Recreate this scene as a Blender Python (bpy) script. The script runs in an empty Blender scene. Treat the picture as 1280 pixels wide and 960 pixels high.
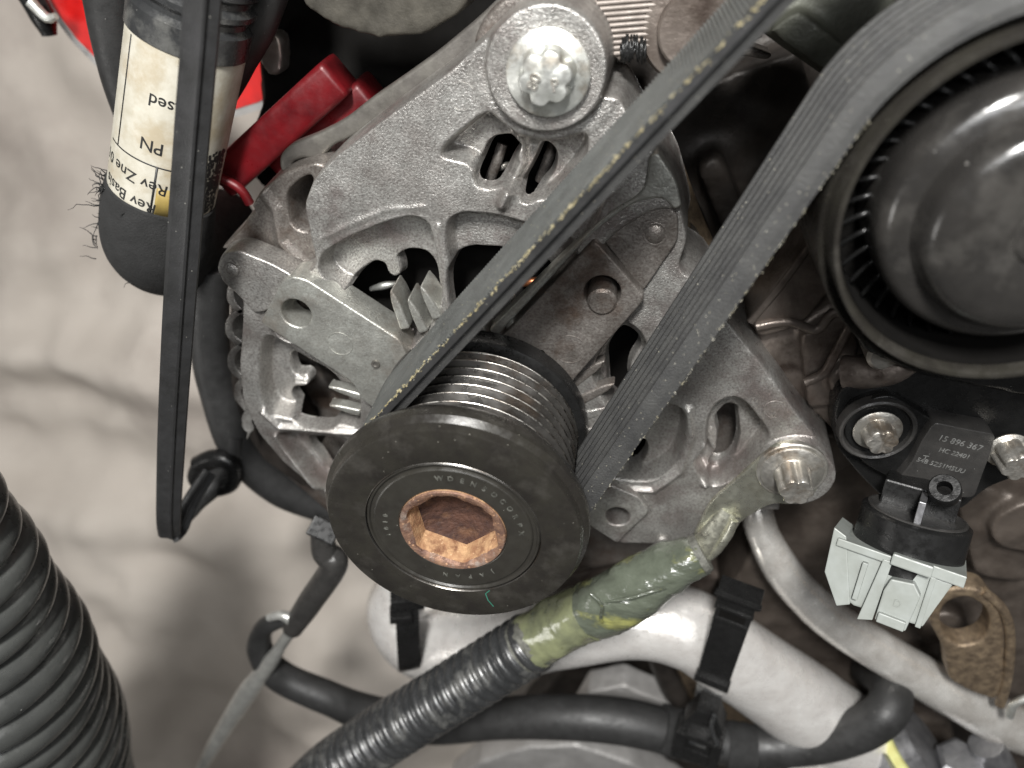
import bpy, bmesh, math, random
import numpy as np
from mathutils import Vector, Matrix, noise
random.seed(7)
S = bpy.context.scene
COL = S.collection
PI = math.pi
# ------------------------------------------------------------------ camera, world, lights, exposure  (1 unit = 1 cm; world Z = alternator shaft axis)
FPX = 941.0                                   # focal length in pixels of the 1280 px wide photograph
vz = Vector((-168., -664., 941.)).normalized()
vx = (Vector((1, 0, 0)) - vz * vz.x).normalized()
vy = vz.cross(vx)
RW = Matrix((vx, vy, vz))                     # camera coordinates -> world
def ray(px, py): return RW @ Vector(((px - 640) / FPX, (480 - py) / FPX, -1.0))
CAM = -ray(567, 655) * 17.8
def P(px, py, h=0.0):
    r = ray(px, py); return CAM + r * ((h - CAM.z) / r.z)
def depth(p): return -(RW.transposed() @ (Vector(p) - CAM)).z
def cm(px, py, h, n): return n * depth(P(px, py, h)) / FPX       # n pixels there, in cm
S.unit_settings.system = 'METRIC'; S.unit_settings.scale_length = 0.01
cd = bpy.data.cameras.new('camera'); cam = bpy.data.objects.new('camera', cd); COL.objects.link(cam)
cam.matrix_world = Matrix.Translation(CAM) @ RW.to_4x4()
cd.sensor_width = 36; cd.lens = FPX / 1280 * 36; cd.clip_start = 0.1; cd.clip_end = 2000
cd.dof.use_dof = True; cd.dof.focus_distance = 19.2; cd.dof.aperture_fstop = 0.095
S.camera = cam
W = bpy.data.worlds.new("World"); S.world = W; W.use_nodes = True
W.node_tree.nodes['Background'].inputs[0].default_value = (1.0, 0.97, 0.93, 1)
W.node_tree.nodes['Background'].inputs[1].default_value = 0.05
def area(name, loc, target, size, power, col=(1, 1, 1), size_y=None):
    l = bpy.data.lights.new(name, 'AREA'); l.energy = power; l.color = col; l.size = size
    if size_y: l.shape = 'RECTANGLE'; l.size_y = size_y
    o = bpy.data.objects.new(name, l); COL.objects.link(o); o.location = loc
    o.rotation_euler = (Vector(target) - Vector(loc)).to_track_quat('-Z', 'Y').to_euler()
    return o
area('workshop_lamp', (0, 48, 36), (0, 1, -5), 7, 66000, (1.0, 0.985, 0.955), 12)
area('highlight_softbox', (10, 36, 52), (3, 0, -5), 64, 17000, (0.97, 0.985, 1.0), 4)  # added softbox, gives the metal a long bright band to reflect
area('sheet_fill', (-46, -14, 26), (-14, -2, -24), 16, 4800, (1.0, 0.975, 0.94))  # unseen fill light aimed at the dust sheet
S.view_settings.view_transform = 'Standard'; S.view_settings.look = 'None'
S.view_settings.gamma = 1; S.view_settings.exposure = 0.12
S.render.engine = 'CYCLES'

# ------------------------------------------------------------------ materials
def mat(name, c1, c2=None, ms=1.5, rough=0.5, metal=0.0, bump=0.0, bs=20.0, dust=0.0, dust_col=(.75, .74, .68), dscale=6.0,
        rust=None, rs=1.0, rvar=0.12, spec=0.5, scratch=0.0, stretch=None, trans=0.0, sharp=(0.35, 0.65), dthr=0.14, coat=0.0, grain=0.0, gcol=(.08, .065, .055), bd=.03):
    m = bpy.data.materials.new(name); m.use_nodes = True
    T = m.node_tree; N = T.nodes; L = T.links; B = N['Principled BSDF']
    c2 = c2 or tuple(x * 0.75 for x in c1)
    tc = N.new('ShaderNodeTexCoord'); mp = N.new('ShaderNodeMapping'); L.new(tc.outputs['Object'], mp.inputs[0])
    if stretch: mp.inputs['Scale'].default_value = stretch
    def nz(scale, det=4, rg=.55, vec=mp.outputs[0]):
        n = N.new('ShaderNodeTexNoise'); n.inputs['Scale'].default_value = scale
        n.inputs['Detail'].default_value = det; n.inputs['Roughness'].default_value = rg; L.new(vec, n.inputs['Vector']); return n
    def mr(sock, a, b, c, d):
        r = N.new('ShaderNodeMapRange'); L.new(sock, r.inputs[0])
        for i, v in enumerate((a, b, c, d)): r.inputs[i + 1].default_value = v
        return r.outputs[0]
    def mix(f, a, b):
        x = N.new('ShaderNodeMix'); x.data_type = 'RGBA'
        if hasattr(f, 'is_linked'): L.new(f, x.inputs[0])
        else: x.inputs[0].default_value = f
        for s, v in ((6, a), (7, b)):
            if isinstance(v, tuple): x.inputs[s].default_value = (*v[:3], 1)
            else: L.new(v, x.inputs[s])
        return x.outputs[2]
    n1 = nz(ms, 5, .6)
    col = mix(mr(n1.outputs[0], sharp[0], sharp[1], 0, 1), c1, c2)
    if rust:
        n2 = nz(rs, 6, .65); col = mix(mr(n2.outputs[0], .52, .66, 0, .9), col, rust)
    if grain:
        ng = nz(15, 3, .7); col = mix(mr(ng.outputs[0], .40, .66, 0, grain), col, gcol)
    if dust > 0:
        v = N.new('ShaderNodeTexVoronoi'); v.inputs['Scale'].default_value = dscale; L.new(tc.outputs['Object'], v.inputs['Vector'])
        a = mr(v.outputs['Distance'], dthr * .6, dthr, 1, 0)
        sp = N.new('ShaderNodeSeparateColor'); L.new(v.outputs['Color'], sp.inputs[0])
        g = mr(sp.outputs[0], 1 - dust, 1 - dust + .01, 0, 1)
        mu = N.new('ShaderNodeMath'); mu.operation = 'MULTIPLY'; L.new(a, mu.inputs[0]); L.new(g, mu.inputs[1])
        col = mix(mu.outputs[0], col, dust_col)
    L.new(col, B.inputs['Base Color'])
    B.inputs['Metallic'].default_value = metal; B.inputs['Specular IOR Level'].default_value = spec
    n3 = nz(ms * 3.1, 4, .6); L.new(mr(n3.outputs[0], .3, .7, max(rough - rvar, .03), min(rough + rvar, 1)), B.inputs['Roughness'])
    if trans: B.inputs['Transmission Weight'].default_value = trans
    if coat: B.inputs['Coat Weight'].default_value = coat; B.inputs['Coat Roughness'].default_value = .15
    if bump > 0:
        n4 = nz(bs, 3, .6); h = n4.outputs[0]
        if scratch:
            n5 = nz(ms * .8, 3, .5)
            ad = N.new('ShaderNodeMath'); ad.operation = 'MULTIPLY_ADD'; L.new(n5.outputs[0], ad.inputs[0]); ad.inputs[1].default_value = scratch; L.new(h, ad.inputs[2]); h = ad.outputs[0]
        b = N.new('ShaderNodeBump'); b.inputs['Strength'].default_value = bump; b.inputs['Distance'].default_value = bd
        L.new(h, b.inputs['Height']); L.new(b.outputs[0], B.inputs['Normal'])
    return m
M = {}
M['cast'] = mat('cast_aluminium', (.55, .545, .52), (.37, .35, .33), .8, .37, .72, .7, 20, rust=(.25, .21, .20), rs=.4, grain=.7, gcol=(.17, .15, .14), bd=.03)
M['cast_pale'] = mat('pale_cast_aluminium', (.56, .57, .53), (.42, .42, .39), 1.4, .38, .7, .45, 20, rust=(.33, .29, .25), rs=.6, grain=.5, gcol=(.25, .23, .20), bd=.03)
M['cast_dark'] = mat('soiled_shaded_aluminium', (.29, .27, .25), (.17, .155, .14), 1.3, .42, .6, .5, 18, rust=(.12, .085, .065), rs=.6, grain=.6, gcol=(.07, .05, .043), bd=.03)  # soil plus the right bar's belt shadow, put into one darker colour
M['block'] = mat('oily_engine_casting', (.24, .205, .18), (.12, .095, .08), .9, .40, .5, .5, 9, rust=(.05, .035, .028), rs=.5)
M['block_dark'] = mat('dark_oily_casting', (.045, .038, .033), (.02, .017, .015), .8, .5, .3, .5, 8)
M['void'] = mat('black_gap_shade', (.007, .0065, .006), None, 1, .8, spec=.1)  # near black: darkness inside gaps and openings is put into this colour
M['zinc'] = mat('zinc_plated_steel', (.74, .75, .72), (.60, .61, .57), 2.0, .42, .8, .12, 25, rust=(.42, .38, .32), rs=1.2)
M['zinc_old'] = mat('dull_zinc_steel', (.60, .58, .54), (.44, .42, .38), 3.0, .42, .85, .35, 22, rust=(.32, .26, .20), rs=1.1)
M['paint'] = mat('black_painted_steel', (.030, .028, .023), (.021, .019, .017), 1.3, .28, .1, .12, 30, dust=.4, dust_col=(.5, .48, .42), dscale=6, dthr=.06, spec=.45, rust=(.044, .041, .036), rs=1.1, scratch=1)
M['ring'] = mat('matt_black_cover', (.033, .031, .026), (.024, .022, .019), 1.3, .36, .05, .10, 40, dust=.12, dust_col=(.4, .4, .36), dscale=5, dthr=.06, spec=.6)
M['emb'] = mat('worn_embossing', (.30, .30, .27), (.07, .07, .06), 3.5, .35, .6)
M['groove'] = mat('polished_grooved_steel', (.24, .23, .215), (.15, .14, .13), .6, .30, .9, .1, 20, rust=(.17, .13, .10), rs=.6)
M['groove_tip'] = mat('bare_ridge_steel', (.62, .60, .56), (.35, .31, .27), 2, .3, 1.0)
M['shield'] = mat('shaded_shield', (.13, .12, .10), (.07, .065, .055), 1, .5, .6, .3, 10)  # silver shield darkened, its shade is put into the colour
M['rust_shaded'] = mat('shaded_rust', (.075, .034, .022), (.03, .013, .01), 2.5, .8, .1, 1.0, 8, rust=(.11, .055, .03), rs=2.2, bd=.06)  # socket floor: the shadow down there is put into this darker rust
M['rust'] = mat('orange_rust', (.52, .33, .18), (.30, .15, .08), 3.2, .85, .15, 1.0, 11, dust=.25, dust_col=(.60, .40, .24), dscale=12, dthr=.3, rust=(.17, .075, .04), rs=2.2)
M['rust_rim'] = mat('rusty_steel_rim', (.34, .20, .13), (.17, .10, .08), 3.0, .6, .5, .9, 12, dust=.5, dust_col=(.55, .33, .2), dscale=9, dthr=.3, rust=(.36, .30, .26), rs=2.0)
M['belt'] = mat('worn_belt_rubber', (.125, .13, .125), (.085, .088, .084), 1.2, .58, 0, .8, 22, dust=.55, dust_col=(.50, .46, .31), dscale=8.5, dthr=.12, spec=.45)
M['belt_ribs'] = mat('dimmed_belt_ribs', (.062, .062, .060), (.040, .040, .040), 1.2, .55, 0, .8, 22, dust=.5, dust_col=(.42, .40, .33), dscale=9, dthr=.12, spec=.45)
M['belt_dark'] = mat('clean_shaded_belt_rubber', (.032, .032, .033), (.022, .022, .022), 1.2, .5, 0, .3, 20, dust=.25, dust_col=(.42, .41, .36), dscale=7, dthr=.09)
M['cord'] = mat('frayed_cord', (.34, .28, .13), (.50, .45, .30), 8, .8)
M['cord_white'] = mat('frayed_pale_cord', (.66, .64, .55), (.40, .36, .24), 8, .8)
M['plastic'] = mat('black_plastic', (.013, .013, .013), (.009, .009, .009), 2, .30, 0, .15, 14, dust=.12, dust_col=(.3, .3, .28), dscale=6, dthr=.06, spec=.4)
M['plastic_grey'] = mat('dusty_black_plastic', (.045, .043, .041), (.03, .029, .028), 2, .36, 0, .3, 20, dust=.2, dust_col=(.25, .25, .23), dscale=8, dthr=.1)
M['rubber'] = mat('black_rubber_hose', (.030, .030, .030), (.02, .02, .02), 1.2, .48, 0, .3, 16, dust=.3, dust_col=(.45, .44, .40), dscale=7, dthr=.07)
M['conduit'] = mat('glossy_black_conduit', (.036, .037, .038), (.024, .025, .026), 1.4, .28, .0, .2, 14, rust=(.10, .10, .095), rs=1.1, dust=.25, dust_col=(.38, .38, .36), dscale=7, dthr=.07, spec=.7)
M['duct'] = mat('sheeny_black_duct', (.075, .078, .074), (.05, .052, .05), .6, .30, 0, .2, 8, dust=.3, dust_col=(.5, .5, .48), dscale=2.2, dthr=.05, spec=.8, coat=.3)
M['fabric'] = mat('black_tape_sleeve', (.022, .022, .022), (.014, .014, .014), 2, .9, 0, .9, 18)
M['cap'] = mat('glossy_dark_cap', (.030, .028, .026), (.020, .019, .018), .7, .24, 0, .25, 3, dust=.3, dust_col=(.35, .34, .32), dscale=2.5, dthr=.06, spec=.6, rust=(.055, .052, .048), rs=.6)
M['block2'] = mat('shaded_oily_casting', (.12, .10, .085), (.06, .048, .04), .9, .4, .4, .5, 9)  # darker copy of the engine casting, shade put into its colour
M['label'] = mat('off_white_label', (.56, .535, .46), (.44, .41, .33), 2.2, .45, 0, .1, 10, sharp=(.35, .7), rust=(.40, .34, .24), rs=.6)
M['ink'] = mat('black_print', (.02, .02, .02))
M['ochre'] = mat('ochre_band', (.36, .27, .08), (.28, .2, .06), 2, .5)
M['red'] = mat('bright_red_plastic', (.60, .012, .010), (.42, .010, .010), 1, .35, 0)
M['red_shaded'] = mat('shaded_red_paint', (.15, .006, .009), (.07, .004, .006), .8, .38, .1, .15, 8)  # red darkened, shadow from above is put into the colour
M['alu'] = mat('scuffed_aluminium_tube', (.90, .88, .85), (.76, .73, .70), 1.0, .32, .5, .45, 7, dust=.12, dust_col=(.3, .27, .24), dscale=5, dthr=.12, stretch=(1, 1.6, 1), scratch=2.5)
M['alu2'] = mat('bare_aluminium_pipe', (.86, .84, .80), (.62, .59, .55), 1.0, .26, .6, .5, 6, dust=.12, dust_col=(.2, .17, .14), dscale=5, dthr=.12, scratch=2.0)
M['shrink'] = mat('olive_heat_shrink', (.115, .13, .10), (.06, .068, .05), .8, .17, 0, 1.0, 4, spec=.8, rust=(.30, .30, .10), rs=.8, coat=.6, scratch=2, stretch=(.5, 1.3, 1), bd=.06)  # yellow streaks put bright reflection lines into the colour
M['shrink_pale'] = mat('translucent_yellow_shrink', (.22, .235, .13), (.13, .14, .09), 1.2, .2, 0, .5, 3, spec=.8, coat=.6, scratch=2, bd=.06)
M['lug'] = mat('tinned_copper_lug', (.70, .70, .60), (.56, .55, .45), 1.6, .32, .9, .35, 14)
M['grease'] = mat('grey_torn_end', (.16, .16, .14), (.07, .07, .06), 6, .6, 0, 1.0, 14)
M['bronze'] = mat('brown_sintered_steel', (.34, .26, .175), (.16, .12, .085), 3.5, .5, .65, .9, 16, dust=.5, dust_col=(.42, .31, .18), dscale=9, dthr=.2)
M['connector'] = mat('pale_grey_plastic', (.285, .305, .29), (.24, .255, .235), 1.5, .42, 0, .05, 20)
M['yellow'] = mat('pale_yellow_seal', (.66, .68, .30), (.55, .52, .2), 3, .5)
M['hardware'] = mat('grey_steel_fitting', (.33, .33, .34), (.22, .22, .23), 2, .42, .8, .2, 15)
M['stamped'] = mat('grey_stamped_steel', (.20, .19, .17), (.14, .13, .12), 1.2, .45, .6, .2, 10)
M['grey_cast'] = mat('light_grey_casting', (.47, .46, .45), (.40, .39, .38), 1.2, .55, .55, .5, 18)
M['copper'] = mat('copper_winding', (.42, .16, .07), (.25, .09, .04), 2, .35, .8)
M['tool'] = mat('brushed_tool_steel', (.55, .55, .52), (.42, .42, .40), 2, .35, .6, .2, 12)
M['cloth'] = mat('grey_beige_dust_sheet', (.54, .495, .445), (.40, .36, .32), .06, .8, 0, .5, 3.0, sharp=(.3, .7), rust=(.33, .29, .26), rs=.05)
M['ridges'] = mat('worn_grey_ridged_block', (.34, .30, .27), (.22, .19, .17), 1.4, .55, .3, .5, 14)
M['green'] = mat('grey_green_bracket', (.085, .088, .070), (.05, .05, .04), 1.2, .55, .3, .5, 10)

# ------------------------------------------------------------------ helpers
def link(name, me, m, parent=None, smooth=True, **kw):
    o = bpy.data.objects.new(name, me); COL.objects.link(o)
    if m is not None:
        me.materials.clear(); me.materials.append(M[m] if isinstance(m, str) else m)
    if smooth: me.shade_smooth()
    if parent: o.parent = parent
    for k, v in kw.items(): o[k] = v
    return o
def sharp(o, ang=35):
    bm = bmesh.new(); bm.from_mesh(o.data); a = math.radians(ang)
    for e in bm.edges: e.smooth = not (len(e.link_faces) == 2 and e.calc_face_angle(0) > a)
    bm.to_mesh(o.data); bm.free(); return o
def thing(name, label, cat, loc=(0, 0, 0), group=None):
    o = bpy.data.objects.new(name, None); COL.objects.link(o); o.empty_display_size = .5
    o['label'] = label; o['category'] = cat
    if group: o['group'] = group
    return o
def tag(o, label, cat, group=None):
    o['label'] = label; o['category'] = cat
    if group: o['group'] = group
    return o
def bm2me(bm, name):
    bmesh.ops.recalc_face_normals(bm, faces=bm.faces[:])
    me = bpy.data.meshes.new(name); bm.to_mesh(me); bm.free(); return me
def round_poly(pts, r):
    out = []; n = len(pts)
    for i, b in enumerate(pts):
        a, c_ = pts[i - 1], pts[(i + 1) % n]
        la, lc = (a - b).length, (c_ - b).length; d = min(r, .48 * la, .48 * lc)
        p, q = b + (a - b) * (d / la), b + (c_ - b) * (d / lc)
        for k in range(5):
            t = k / 4; out.append((p * (1 - t) + b * t) * (1 - t) + (b * (1 - t) + q * t) * t)
    cl = []
    for p in out:
        if not cl or (p - cl[-1]).length > .004: cl.append(p)
    return cl
RND = {0: .02, 1: .16, 2: .32, 3: .6}
def px2(pts, h, rnd=2): return round_poly([P(x, y, h).to_2d() for x, y in pts], RND.get(rnd, rnd))
def circ2(c, r, n=40): return [Vector((c[0] + r * math.cos(2 * PI * i / n), c[1] + r * math.sin(2 * PI * i / n))) for i in range(n)]
def plate_me(outs, holes, top, thick, bevel=0.0, res=2):
    """flat plate(s) with holes: outlines are lists of world XY points"""
    cu = bpy.data.curves.new('plate', 'CURVE'); cu.dimensions = '2D'; cu.fill_mode = 'BOTH'
    for pl in list(outs) + list(holes):
        s = cu.splines.new('POLY'); s.points.add(len(pl) - 1)
        for i, p in enumerate(pl): s.points[i].co = (p[0], p[1], 0, 1)
        s.use_cyclic_u = True
    cu.extrude = max(thick / 2 - bevel, .001); cu.bevel_depth = bevel; cu.bevel_resolution = res; cu.offset = -bevel
    o = bpy.data.objects.new('plate', cu)
    COL.objects.link(o); dg = bpy.context.evaluated_depsgraph_get(); dg.update()
    me = bpy.data.meshes.new_from_object(o.evaluated_get(dg), depsgraph=dg)
    bpy.data.objects.remove(o); bpy.data.curves.remove(cu)
    bm = bmesh.new(); bm.from_mesh(me); bmesh.ops.remove_doubles(bm, verts=bm.verts, dist=.0005)
    bmesh.ops.translate(bm, verts=bm.verts, vec=(0, 0, top - thick / 2))
    bm.to_mesh(me); bm.free(); me.transform(Matrix.Identity(4)); return me
def plate(name, out, holes, top, thick, m, parent=None, bevel=.05, rnd=2, hrnd=2, **kw):
    me = plate_me([px2(out, top, rnd)], [px2(h, top, hrnd) for h in holes], top, thick, bevel)
    return sharp(link(name, me, m, parent, **kw), 50)
def cast(name, mes, m, parent=None, voxel=.06, it=3, fac=.6, warp=0.0, **kw):
    """melt closed pieces into one casting with soft fillets"""
    bm = bmesh.new()
    for me in mes: bm.from_mesh(me)
    me = bm2me(bm, name)
    o = bpy.data.objects.new(name, me); COL.objects.link(o)
    r = o.modifiers.new('r', 'REMESH'); r.mode = 'VOXEL'; r.voxel_size = voxel; r.use_smooth_shade = True
    s = o.modifiers.new('s', 'SMOOTH'); s.iterations = it; s.factor = fac
    dg = bpy.context.evaluated_depsgraph_get(); dg.update()
    me2 = bpy.data.meshes.new_from_object(o.evaluated_get(dg), depsgraph=dg)
    bpy.data.objects.remove(o)
    for x in mes: bpy.data.meshes.remove(x)
    if warp:
        n = len(me2.vertices); co = np.empty(n * 3); me2.vertices.foreach_get('co', co); co = co.reshape(-1, 3)
        d = np.sin(co[:, 0] * 2.1 + 1.3 * np.sin(co[:, 1] * 1.7)) * np.cos(co[:, 1] * 1.9 + 1.1 * np.sin(co[:, 0] * 1.3)) * warp
        co[:, 2] += d; me2.vertices.foreach_set('co', co.ravel())
    return link(name, me2, m, parent, **kw)
def sdf(X, Y, poly, closed=True):
    d = np.full(X.shape, 1e9); ins = np.zeros(X.shape, bool); n = len(poly)
    for i in range(n if closed else n - 1):
        ax, ay = poly[i]; bx, by = poly[(i + 1) % n]; dx, dy = bx - ax, by - ay; L_ = dx * dx + dy * dy
        if L_ < 1e-12: continue
        t = np.clip(((X - ax) * dx + (Y - ay) * dy) / L_, 0, 1)
        d = np.minimum(d, (X - ax - t * dx) ** 2 + (Y - ay - t * dy) ** 2)
        if closed and ay != by:
            c_ = ((ay > Y) != (by > Y)); ins ^= c_ & (X < (bx - ax) * (Y - ay) / (by - ay) + ax)
    d = np.sqrt(d); return np.where(ins, -d, d) if closed else d
def sst(x, a, b):
    t = np.clip((x - a) / (b - a), 0, 1); return t * t * (3 - 2 * t)
def relief(name, outline, top, feats, bottom, res, m, parent=None, edge=.12):
    """a casting face: every feature is cut or raised with drafted, filleted walls"""
    ol = [tuple(p) for p in outline]; xs = [p[0] for p in ol]; ys = [p[1] for p in ol]
    gx = np.arange(min(xs) - .3, max(xs) + .3, res); gy = np.arange(min(ys) - .3, max(ys) + .3, res)
    X, Y = np.meshgrid(gx, gy); Z = np.full(X.shape, float(top)); keep = np.ones(X.shape, bool)
    cut = np.zeros(X.shape); E = np.full(X.shape, 9.0)          # E: distance to the nearest cut edge, negative where material is gone
    for ft in feats:
        k = ft[0]
        if k == 'ridge':
            d = sdf(X, Y, [tuple(p) for p in ft[1]], False); Z += ft[2] * np.exp(-(d / ft[3]) ** 2)
        else:
            d = sdf(X, Y, [tuple(p) for p in ft[1]])
            if k == 'set': w_ = ft[3]; f_ = sst(-d, -w_ * .25, w_); Z = Z * (1 - f_) + ft[2] * f_
            if k == 'raise': w_ = ft[3]; f_ = sst(-d, -w_, w_ * .25); Z = Z * (1 - f_) + np.maximum(Z, ft[2]) * f_
            if k == 'hole': cut = np.maximum(cut, sst(-d, -.03, ft[2])); E = np.minimum(E, d + ft[2])
            if k == 'slope': Z += ft[2] * sst(-d, 0, ft[3])
    Z += .012 * np.sin(X * 2.3 + 1.7 * np.sin(Y * 1.9)) + .010 * np.cos(Y * 3.1 + 1.3 * np.sin(X * 2.7))
    Z = Z - .42 * cut
    d = sdf(X, Y, ol); f_ = sst(d, -edge, .10) ** 1.3; Z = Z * (1 - f_) + bottom * f_; E = np.minimum(E, .12 - d)
    gy_, gx_ = np.gradient(E, res); gl = np.maximum(np.hypot(gx_, gy_), .3); mv = np.where((E < 0) & (E > -1.6 * res), -E, 0)
    X = X + gx_ / gl * mv; Y = Y + gy_ / gl * mv; ok = E > -1.45 * res; sol = E > 0
    ny, nx = X.shape; idx = np.arange(ny * nx).reshape(ny, nx)
    fk = ok[:-1, :-1] & ok[1:, :-1] & ok[:-1, 1:] & ok[1:, 1:] & (sol[:-1, :-1] | sol[1:, :-1] | sol[:-1, 1:] | sol[1:, 1:])
    quads = np.stack([idx[:-1, :-1][fk], idx[:-1, 1:][fk], idx[1:, 1:][fk], idx[1:, :-1][fk]], 1)
    used, inv = np.unique(quads, return_inverse=True); co = np.stack([X.ravel(), Y.ravel(), Z.ravel()], 1)[used]
    me = bpy.data.meshes.new(name); nf = len(quads)
    me.vertices.add(len(used)); me.vertices.foreach_set('co', co.ravel())
    me.loops.add(nf * 4); me.loops.foreach_set('vertex_index', inv.reshape(-1).astype(np.int32))
    me.polygons.add(nf); me.polygons.foreach_set('loop_start', np.arange(0, nf * 4, 4, dtype=np.int32)); me.update(calc_edges=True)
    return link(name, me, m, parent)
def lathe_bm(bm, prof, c=(0, 0), n=96, axis=None):
    rows = []
    for r, z in prof:
        if r < 1e-5: rows.append([bm.verts.new((c[0], c[1], z))])
        else: rows.append([bm.verts.new((c[0] + r * math.cos(2 * PI * i / n), c[1] + r * math.sin(2 * PI * i / n), z)) for i in range(n)])
    for a, b in zip(rows, rows[1:]):
        for i in range(n):
            j = (i + 1) % n
            if len(a) == 1 and len(b) == 1: continue
            if len(a) == 1: bm.faces.new((a[0], b[i], b[j]))
            elif len(b) == 1: bm.faces.new((a[i], a[j], b[0]))
            else: bm.faces.new((a[i], a[j], b[j], b[i]))
    return bm
def lathe(name, prof, c, m, parent=None, n=96, ang=40, **kw):
    return sharp(link(name, bm2me(lathe_bm(bmesh.new(), prof, c, n), name), m, parent, **kw), ang)
def cyl_me(c, r, top, thick, n=40):
    return bm2me(lathe_bm(bmesh.new(), [(0, top), (r, top), (r, top - thick), (0, top - thick)], c, n), 'c')
def catmull(pts, vals=None, step=.12):
    out, ov = [], []
    n = len(pts)
    for i in range(n - 1):
        p0, p1, p2, p3 = pts[max(i - 1, 0)], pts[i], pts[i + 1], pts[min(i + 2, n - 1)]
        k = max(2, int((p2 - p1).length / step))
        for j in range(k):
            t = j / k
            out.append(.5 * ((2 * p1) + (p2 - p0) * t + (2 * p0 - 5 * p1 + 4 * p2 - p3) * t * t + (3 * p1 - 3 * p2 + p3 - p0) * t ** 3))
            if vals: s = t * t * (3 - 2 * t); ov.append(vals[i] * (1 - s) + vals[i + 1] * s)
    out.append(pts[-1].copy())
    if vals: ov.append(vals[-1])
    return out, ov
def frames(path, up=Vector((0, 0, 1))):
    fr = []; n = len(path); u = None
    for i, p in enumerate(path):
        t = (path[min(i + 1, n - 1)] - path[max(i - 1, 0)]).normalized()
        if u is None: u = (up - t * up.dot(t)).normalized()
        else: u = (u - t * u.dot(t)).normalized()
        fr.append((t, u, t.cross(u)))
    return fr
def tube_bm(bm, path, rad, seg=24, caps=True, flat=1.0, up=Vector((0, 0, 1)), rfun=None):
    fr = frames(path, up); rows = []
    for i, (p, (t, u, v)) in enumerate(zip(path, fr)):
        r = rad[i] if isinstance(rad, (list, tuple)) else rad
        row = []
        for k in range(seg):
            a = 2 * PI * k / seg; rr = r * (rfun(i, a) if rfun else 1)
            row.append(bm.verts.new(p + u * (math.cos(a) * rr * flat) + v * (math.sin(a) * rr)))
        rows.append(row)
    for a, b in zip(rows, rows[1:]):
        for k in range(seg):
            j = (k + 1) % seg; bm.faces.new((a[k], a[j], b[j], b[k]))
    if caps: bm.faces.new(rows[0][::-1]); bm.faces.new(rows[-1])
    return bm
def pxpath(pts): return [P(*p[:3]) for p in pts]
def tube(name, pts, rpx, m, parent=None, seg=28, step=.12, flat=1.0, rfun=None, **kw):
    """pts: (px, py, h); rpx: radius in photo pixels, one or one per point"""
    w = pxpath(pts); rp = rpx if isinstance(rpx, (list, tuple)) else [rpx] * len(pts)
    rr = [r * depth(q) / FPX for q, r in zip(w, rp)]
    path, rad = catmull(w, rr, step)
    o = link(name, bm2me(tube_bm(bmesh.new(), path, rad, seg, True, flat, rfun=rfun), name), m, parent, **kw)
    return sharp(o, 60)
def corrugated(name, pts, rpx, pitch, dip, m, parent=None, seg=40, power=1.0, **kw):
    w = pxpath(pts); rp = rpx if isinstance(rpx, (list, tuple)) else [rpx] * len(pts)
    path, rad = catmull(w, [r * depth(q) / FPX for q, r in zip(w, rp)], pitch / 12)
    s = 0; out = []
    for i in range(len(path)):
        if i: s += (path[i] - path[i - 1]).length
        f = (s / pitch) % 1.0
        if f > .66: d = dip * (.3 + .7 * (1 - math.cos((f - .66) / .34 * 2 * PI)) / 2)
        else: d = dip * .30 * abs(2 * f / .66 - 1) ** 2.4
        out.append(rad[i] - d)
    return link(name, bm2me(tube_bm(bmesh.new(), path, out, seg), name), m, parent, **kw)
def sweep(name, path, prof, m, parent=None, closed=True, side=1, **kw):
    """path of world XY points; prof of (n, z): n to the left of travel, z absolute"""
    bm = bmesh.new(); rows = []
    for i, p in enumerate(path):
        t = (path[min(i + 1, len(path) - 1)] - path[max(i - 1, 0)]).normalized(); nrm = Vector((-t.y, t.x)) * side
        rows.append([bm.verts.new((p.x + nrm.x * a, p.y + nrm.y * a, z)) for a, z in prof])
    k = len(prof)
    for a, b in zip(rows, rows[1:]):
        for j in range(k): bm.faces.new((a[j], a[(j + 1) % k], b[(j + 1) % k], b[j]))
    bm.faces.new(rows[0][::-1]); bm.faces.new(rows[-1])
    return sharp(link(name, bm2me(bm, name), m, parent, **kw), 28)
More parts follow.
